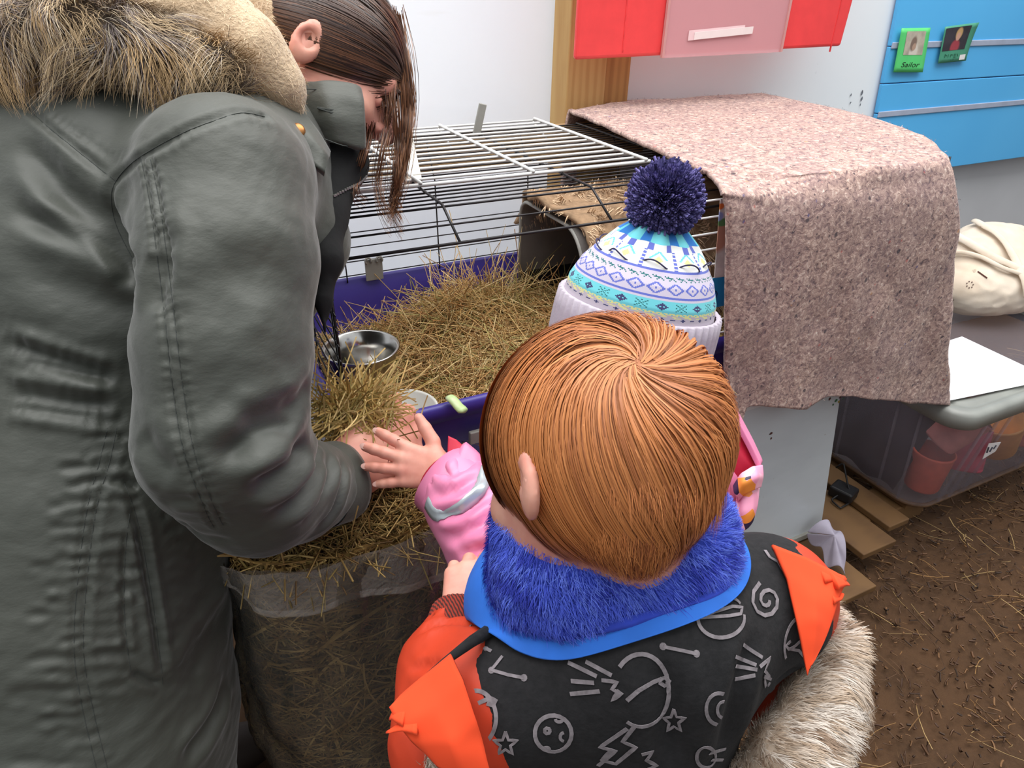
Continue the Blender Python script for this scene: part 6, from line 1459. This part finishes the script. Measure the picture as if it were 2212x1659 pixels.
Vq, Qq = nets(lambda p: shoes(p, ghip), np.array([ghip[0] - .16, ghip[1] - .1, -.01]), np.array([ghip[0] + .16, ghip[1] + .2, .16]), .009); fast_mesh('boots', *subdivide(Vq, Qq, 1), None, mat('pink_boots', rgb(190, 70, 120), .4), parent=girl)
def gtr(p):
    d = None
    for s_ in (-1, 1):
        h_ = ghip + np.array([.05 * s_, 0, -.03]); e = sd_path(p, [h_, np.array([h_[0], h_[1], .24]), np.array([h_[0], h_[1], .06])], [.06, .048, .042], .02); d = e if d is None else np.minimum(d, e)
    return d
Vq, Qq = nets(gtr, ghip - np.array([.2, .15, .40]), ghip + np.array([.2, .15, .1]), .012); fast_mesh('trousers', *subdivide(Vq, Qq, 1), None, m_pink, parent=girl)

# ================================================================== clear bag of hay standing between them
bgx, bgy, SY = .125, .70, .50
topz = .64
bagz = [0.006, .02, .06, .2, .35, .45, topz - .05, topz]; bagw = [.10, .135, .158, .172, .176, .172, .166, .160]
def bagr(z): return float(np.interp(z, bagz, bagw))
m_hayd = mat('hay_in_bag', rgb(84, 66, 38), .95, .4, 120, .8, .01)
cx2, cy2 = bgx, bgy
q = MB(); q.lathe([(0, .012)] + [(bagr(z) - .030, z) for z in (.012, .06, .2, .35, .5, topz - .03)] + [(.10, topz + .008), (.05, topz + .022), (0, topz + .026)], (0, 0, 0), 40)
q.v = [v * np.array([1, SY, 1]) + np.array([cx2, cy2, 0]) for v in q.v]
hb2 = q.build('bagged_hay', m_hayd, smooth=True, kind='stuff', label='dark heap of hay filling the clear plastic bag', cat='hay')
def side_pos(n, r):
    z = .05 + (topz - .03) * r.random(n); a = r.random(n) * 6.28; rr = np.array([bagr(v) for v in z]) - .024 + .010 * r.random(n); return np.stack([cx2 + rr * np.cos(a), cy2 + rr * np.sin(a) * SY, z], 1)
def top_pos(n, r):
    a = r.random(n) * 6.28; rr = .135 * np.sqrt(r.random(n)); return np.stack([cx2 + rr * np.cos(a), cy2 + rr * np.sin(a) * SY, topz + .012 - .8 * rr * rr / .145 * .25 + .02 * r.random(n)], 1)
P0 = side_pos(4200, np.random.default_rng(101)); rg = np.random.default_rng(102); n = len(P0)
Nn = P0 - np.array([cx2, cy2, 0]); Nn[:, 2] = 0; Nn[:, 1] /= SY ** 2; Nn /= np.linalg.norm(Nn, axis=1)[:, None]; tt = np.cross([0, 0, 1.0], Nn); an = rg.random(n) * 6.28
D = tt * np.cos(an)[:, None] + np.array([0, 0, 1.0]) * np.sin(an)[:, None]; le = .03 + .13 * rg.random(n) ** 1.6; bd = tt * rg.normal(size=(n, 1)) * 2 + np.array([0, 0, 1.0]) * rg.normal(size=(n, 1)) * 2
Ps = []
for t in np.linspace(-.5, .5, 6):
    q_ = P0 + D * (le * t)[:, None] + bd * (le * t)[:, None] ** 2; v = q_ - np.array([cx2, cy2, 0]); rr = np.hypot(v[:, 0], v[:, 1] / SY); tgt = np.array([bagr(z) for z in q_[:, 2]]) - .012
    k_ = np.minimum(1, tgt / rr) * 1.0; q_[:, 0] = cx2 + v[:, 0] * k_; q_[:, 1] = cy2 + v[:, 1] * k_; q_[:, 2] = np.clip(q_[:, 2], .02, topz + .01); Ps.append(q_)
Ps = np.stack(Ps, 1); T = np.gradient(Ps, axis=1); T /= np.linalg.norm(T, axis=2)[..., None] + 1e-9; Wd = np.cross(T, np.repeat(Nn[:, None], 6, 1)); Wd /= np.linalg.norm(Wd, axis=2)[..., None] + 1e-9
bcols = np.array([c[:3] for c in (rgb(190, 154, 92), rgb(166, 132, 76), rgb(142, 120, 66), rgb(210, 178, 114), rgb(136, 104, 60), rgb(116, 90, 50))])[rg.integers(0, 6, n)]
big = (rg.random((n, 1)) < .05); V_, Q_, C_ = ribbons(Ps, Wd, np.full((n, 6), .0009) * (.6 + rg.random((n, 1)) + 1.6 * big), np.repeat(bcols[:, None], 6, 1)); fast_mesh('hay_stalks', V_, Q_, C_, m_straw, parent=hb2, kind='stuff')
V_, Q_, C_ = straws(2400, top_pos, (.02, .07), (.0006, .0013), [rgb(176, 142, 84), rgb(150, 120, 68), rgb(126, 106, 58), rgb(196, 166, 106), rgb(120, 90, 52)], 103, 6, 1.4, .25); fast_mesh('hay_stalks', V_, Q_, C_, m_straw, parent=hb2, kind='stuff', smooth=False)
# the film
m_film = NT('clear_film'); tr = m_film.new('ShaderNodeBsdfTransparent'); gl = m_film.new('ShaderNodeBsdfGlossy'); df = m_film.new('ShaderNodeBsdfDiffuse'); m1 = m_film.new('ShaderNodeMixShader'); m2 = m_film.new('ShaderNodeMixShader')
gl.inputs['Roughness'].default_value = .12; df.inputs[0].default_value = rgb(200, 196, 186); fr = m_film.new('ShaderNodeFresnel'); fr.inputs[0].default_value = 1.75
bp = m_film.new('ShaderNodeBump'); bp.inputs['Strength'].default_value = .7; bp.inputs['Distance'].default_value = .008; m_film.ln(m_film.noise(28, 4, .6, m_film.coord((1, 1, .6)), 1.0), bp.inputs['Height'])
m_film.ln(bp.outputs[0], gl.inputs['Normal']); m_film.ln(bp.outputs[0], fr.inputs['Normal']); m1.inputs[0].default_value = .10
m_film.ln(tr.outputs[0], m1.inputs[1]); m_film.ln(df.outputs[0], m1.inputs[2]); m_film.ln(fr.outputs[0], m2.inputs[0]); m_film.ln(m1.outputs[0], m2.inputs[1]); m_film.ln(gl.outputs[0], m2.inputs[2]); m_film.ln(m2.outputs[0], m_film.n['Material Output'].inputs[0]); m_film = m_film.m
def film(z0, z1, off, nz, amp, seed, m_, name, par=None, zf=None, **k):
    na = 120; V = []
    for i in range(nz):
        for j in range(na):
            a = 2 * math.pi * j / na; z = z0 + (z1 - z0) * i / (nz - 1)
            if zf: z = zf(a, i / (nz - 1))
            r_ = bagr(min(z, topz)) + off; r_ += amp * noise.noise(Vector((math.cos(a) * 3.5, math.sin(a) * 3.5, z * 9 + seed))) + amp * .5 * abs(noise.noise(Vector((math.cos(a) * 9, math.sin(a) * 9, z * 20 + seed))))
            V.append((cx2 + r_ * math.cos(a), cy2 + r_ * SY * math.sin(a), z))
    f = [(i * na + j, i * na + (j + 1) % na, (i + 1) * na + (j + 1) % na, (i + 1) * na + j) for i in range(nz - 1) for j in range(na)]
    return MB().add(V, f).build(name, m_, par, smooth=True, **k)
bagf_ = film(.004, topz + .006, -.001, 90, .016, 0, m_film, 'clear_bag', label='large clear plastic bag of hay standing before the cabinet, between adult and child', cat='bag')
m_fold = NT('folded_film'); tr = m_fold.new('ShaderNodeBsdfTransparent'); mx = m_fold.new('ShaderNodeMixShader'); mx.inputs[0].default_value = .30
m_fold.set(Base_Color=rgb(196, 188, 180), Roughness=.22); m_fold.bump(m_fold.noise(40, 4, .6, m_fold.coord(), 1.5), .8, .006)
m_fold.ln(tr.outputs[0], mx.inputs[1]); m_fold.ln(m_fold.b.outputs[0], mx.inputs[2]); m_fold.ln(mx.outputs[0], m_fold.n['Material Output'].inputs[0]); m_fold = m_fold.m
# rim turned outwards: its lower edge dips towards the viewer
af = math.radians(-55)
film(0, 0, .008, 12, .014, 7, m_fold, 'turned_rim', bagf_, zf=lambda a, t: topz + .008 - t * (.022 + .062 * (.5 + .5 * math.cos(a - af)) ** 1.5 + .010 * math.sin(a * 5)), label='turned-down milky rim of the bag')
film(0, 0, .011, 4, .014, 7, m_fold, 'rim_hem', bagf_, zf=lambda a, t: topz + .008 - (1 - .16 * t) * (.022 + .062 * (.5 + .5 * math.cos(a - af)) ** 1.5 + .010 * math.sin(a * 5)))
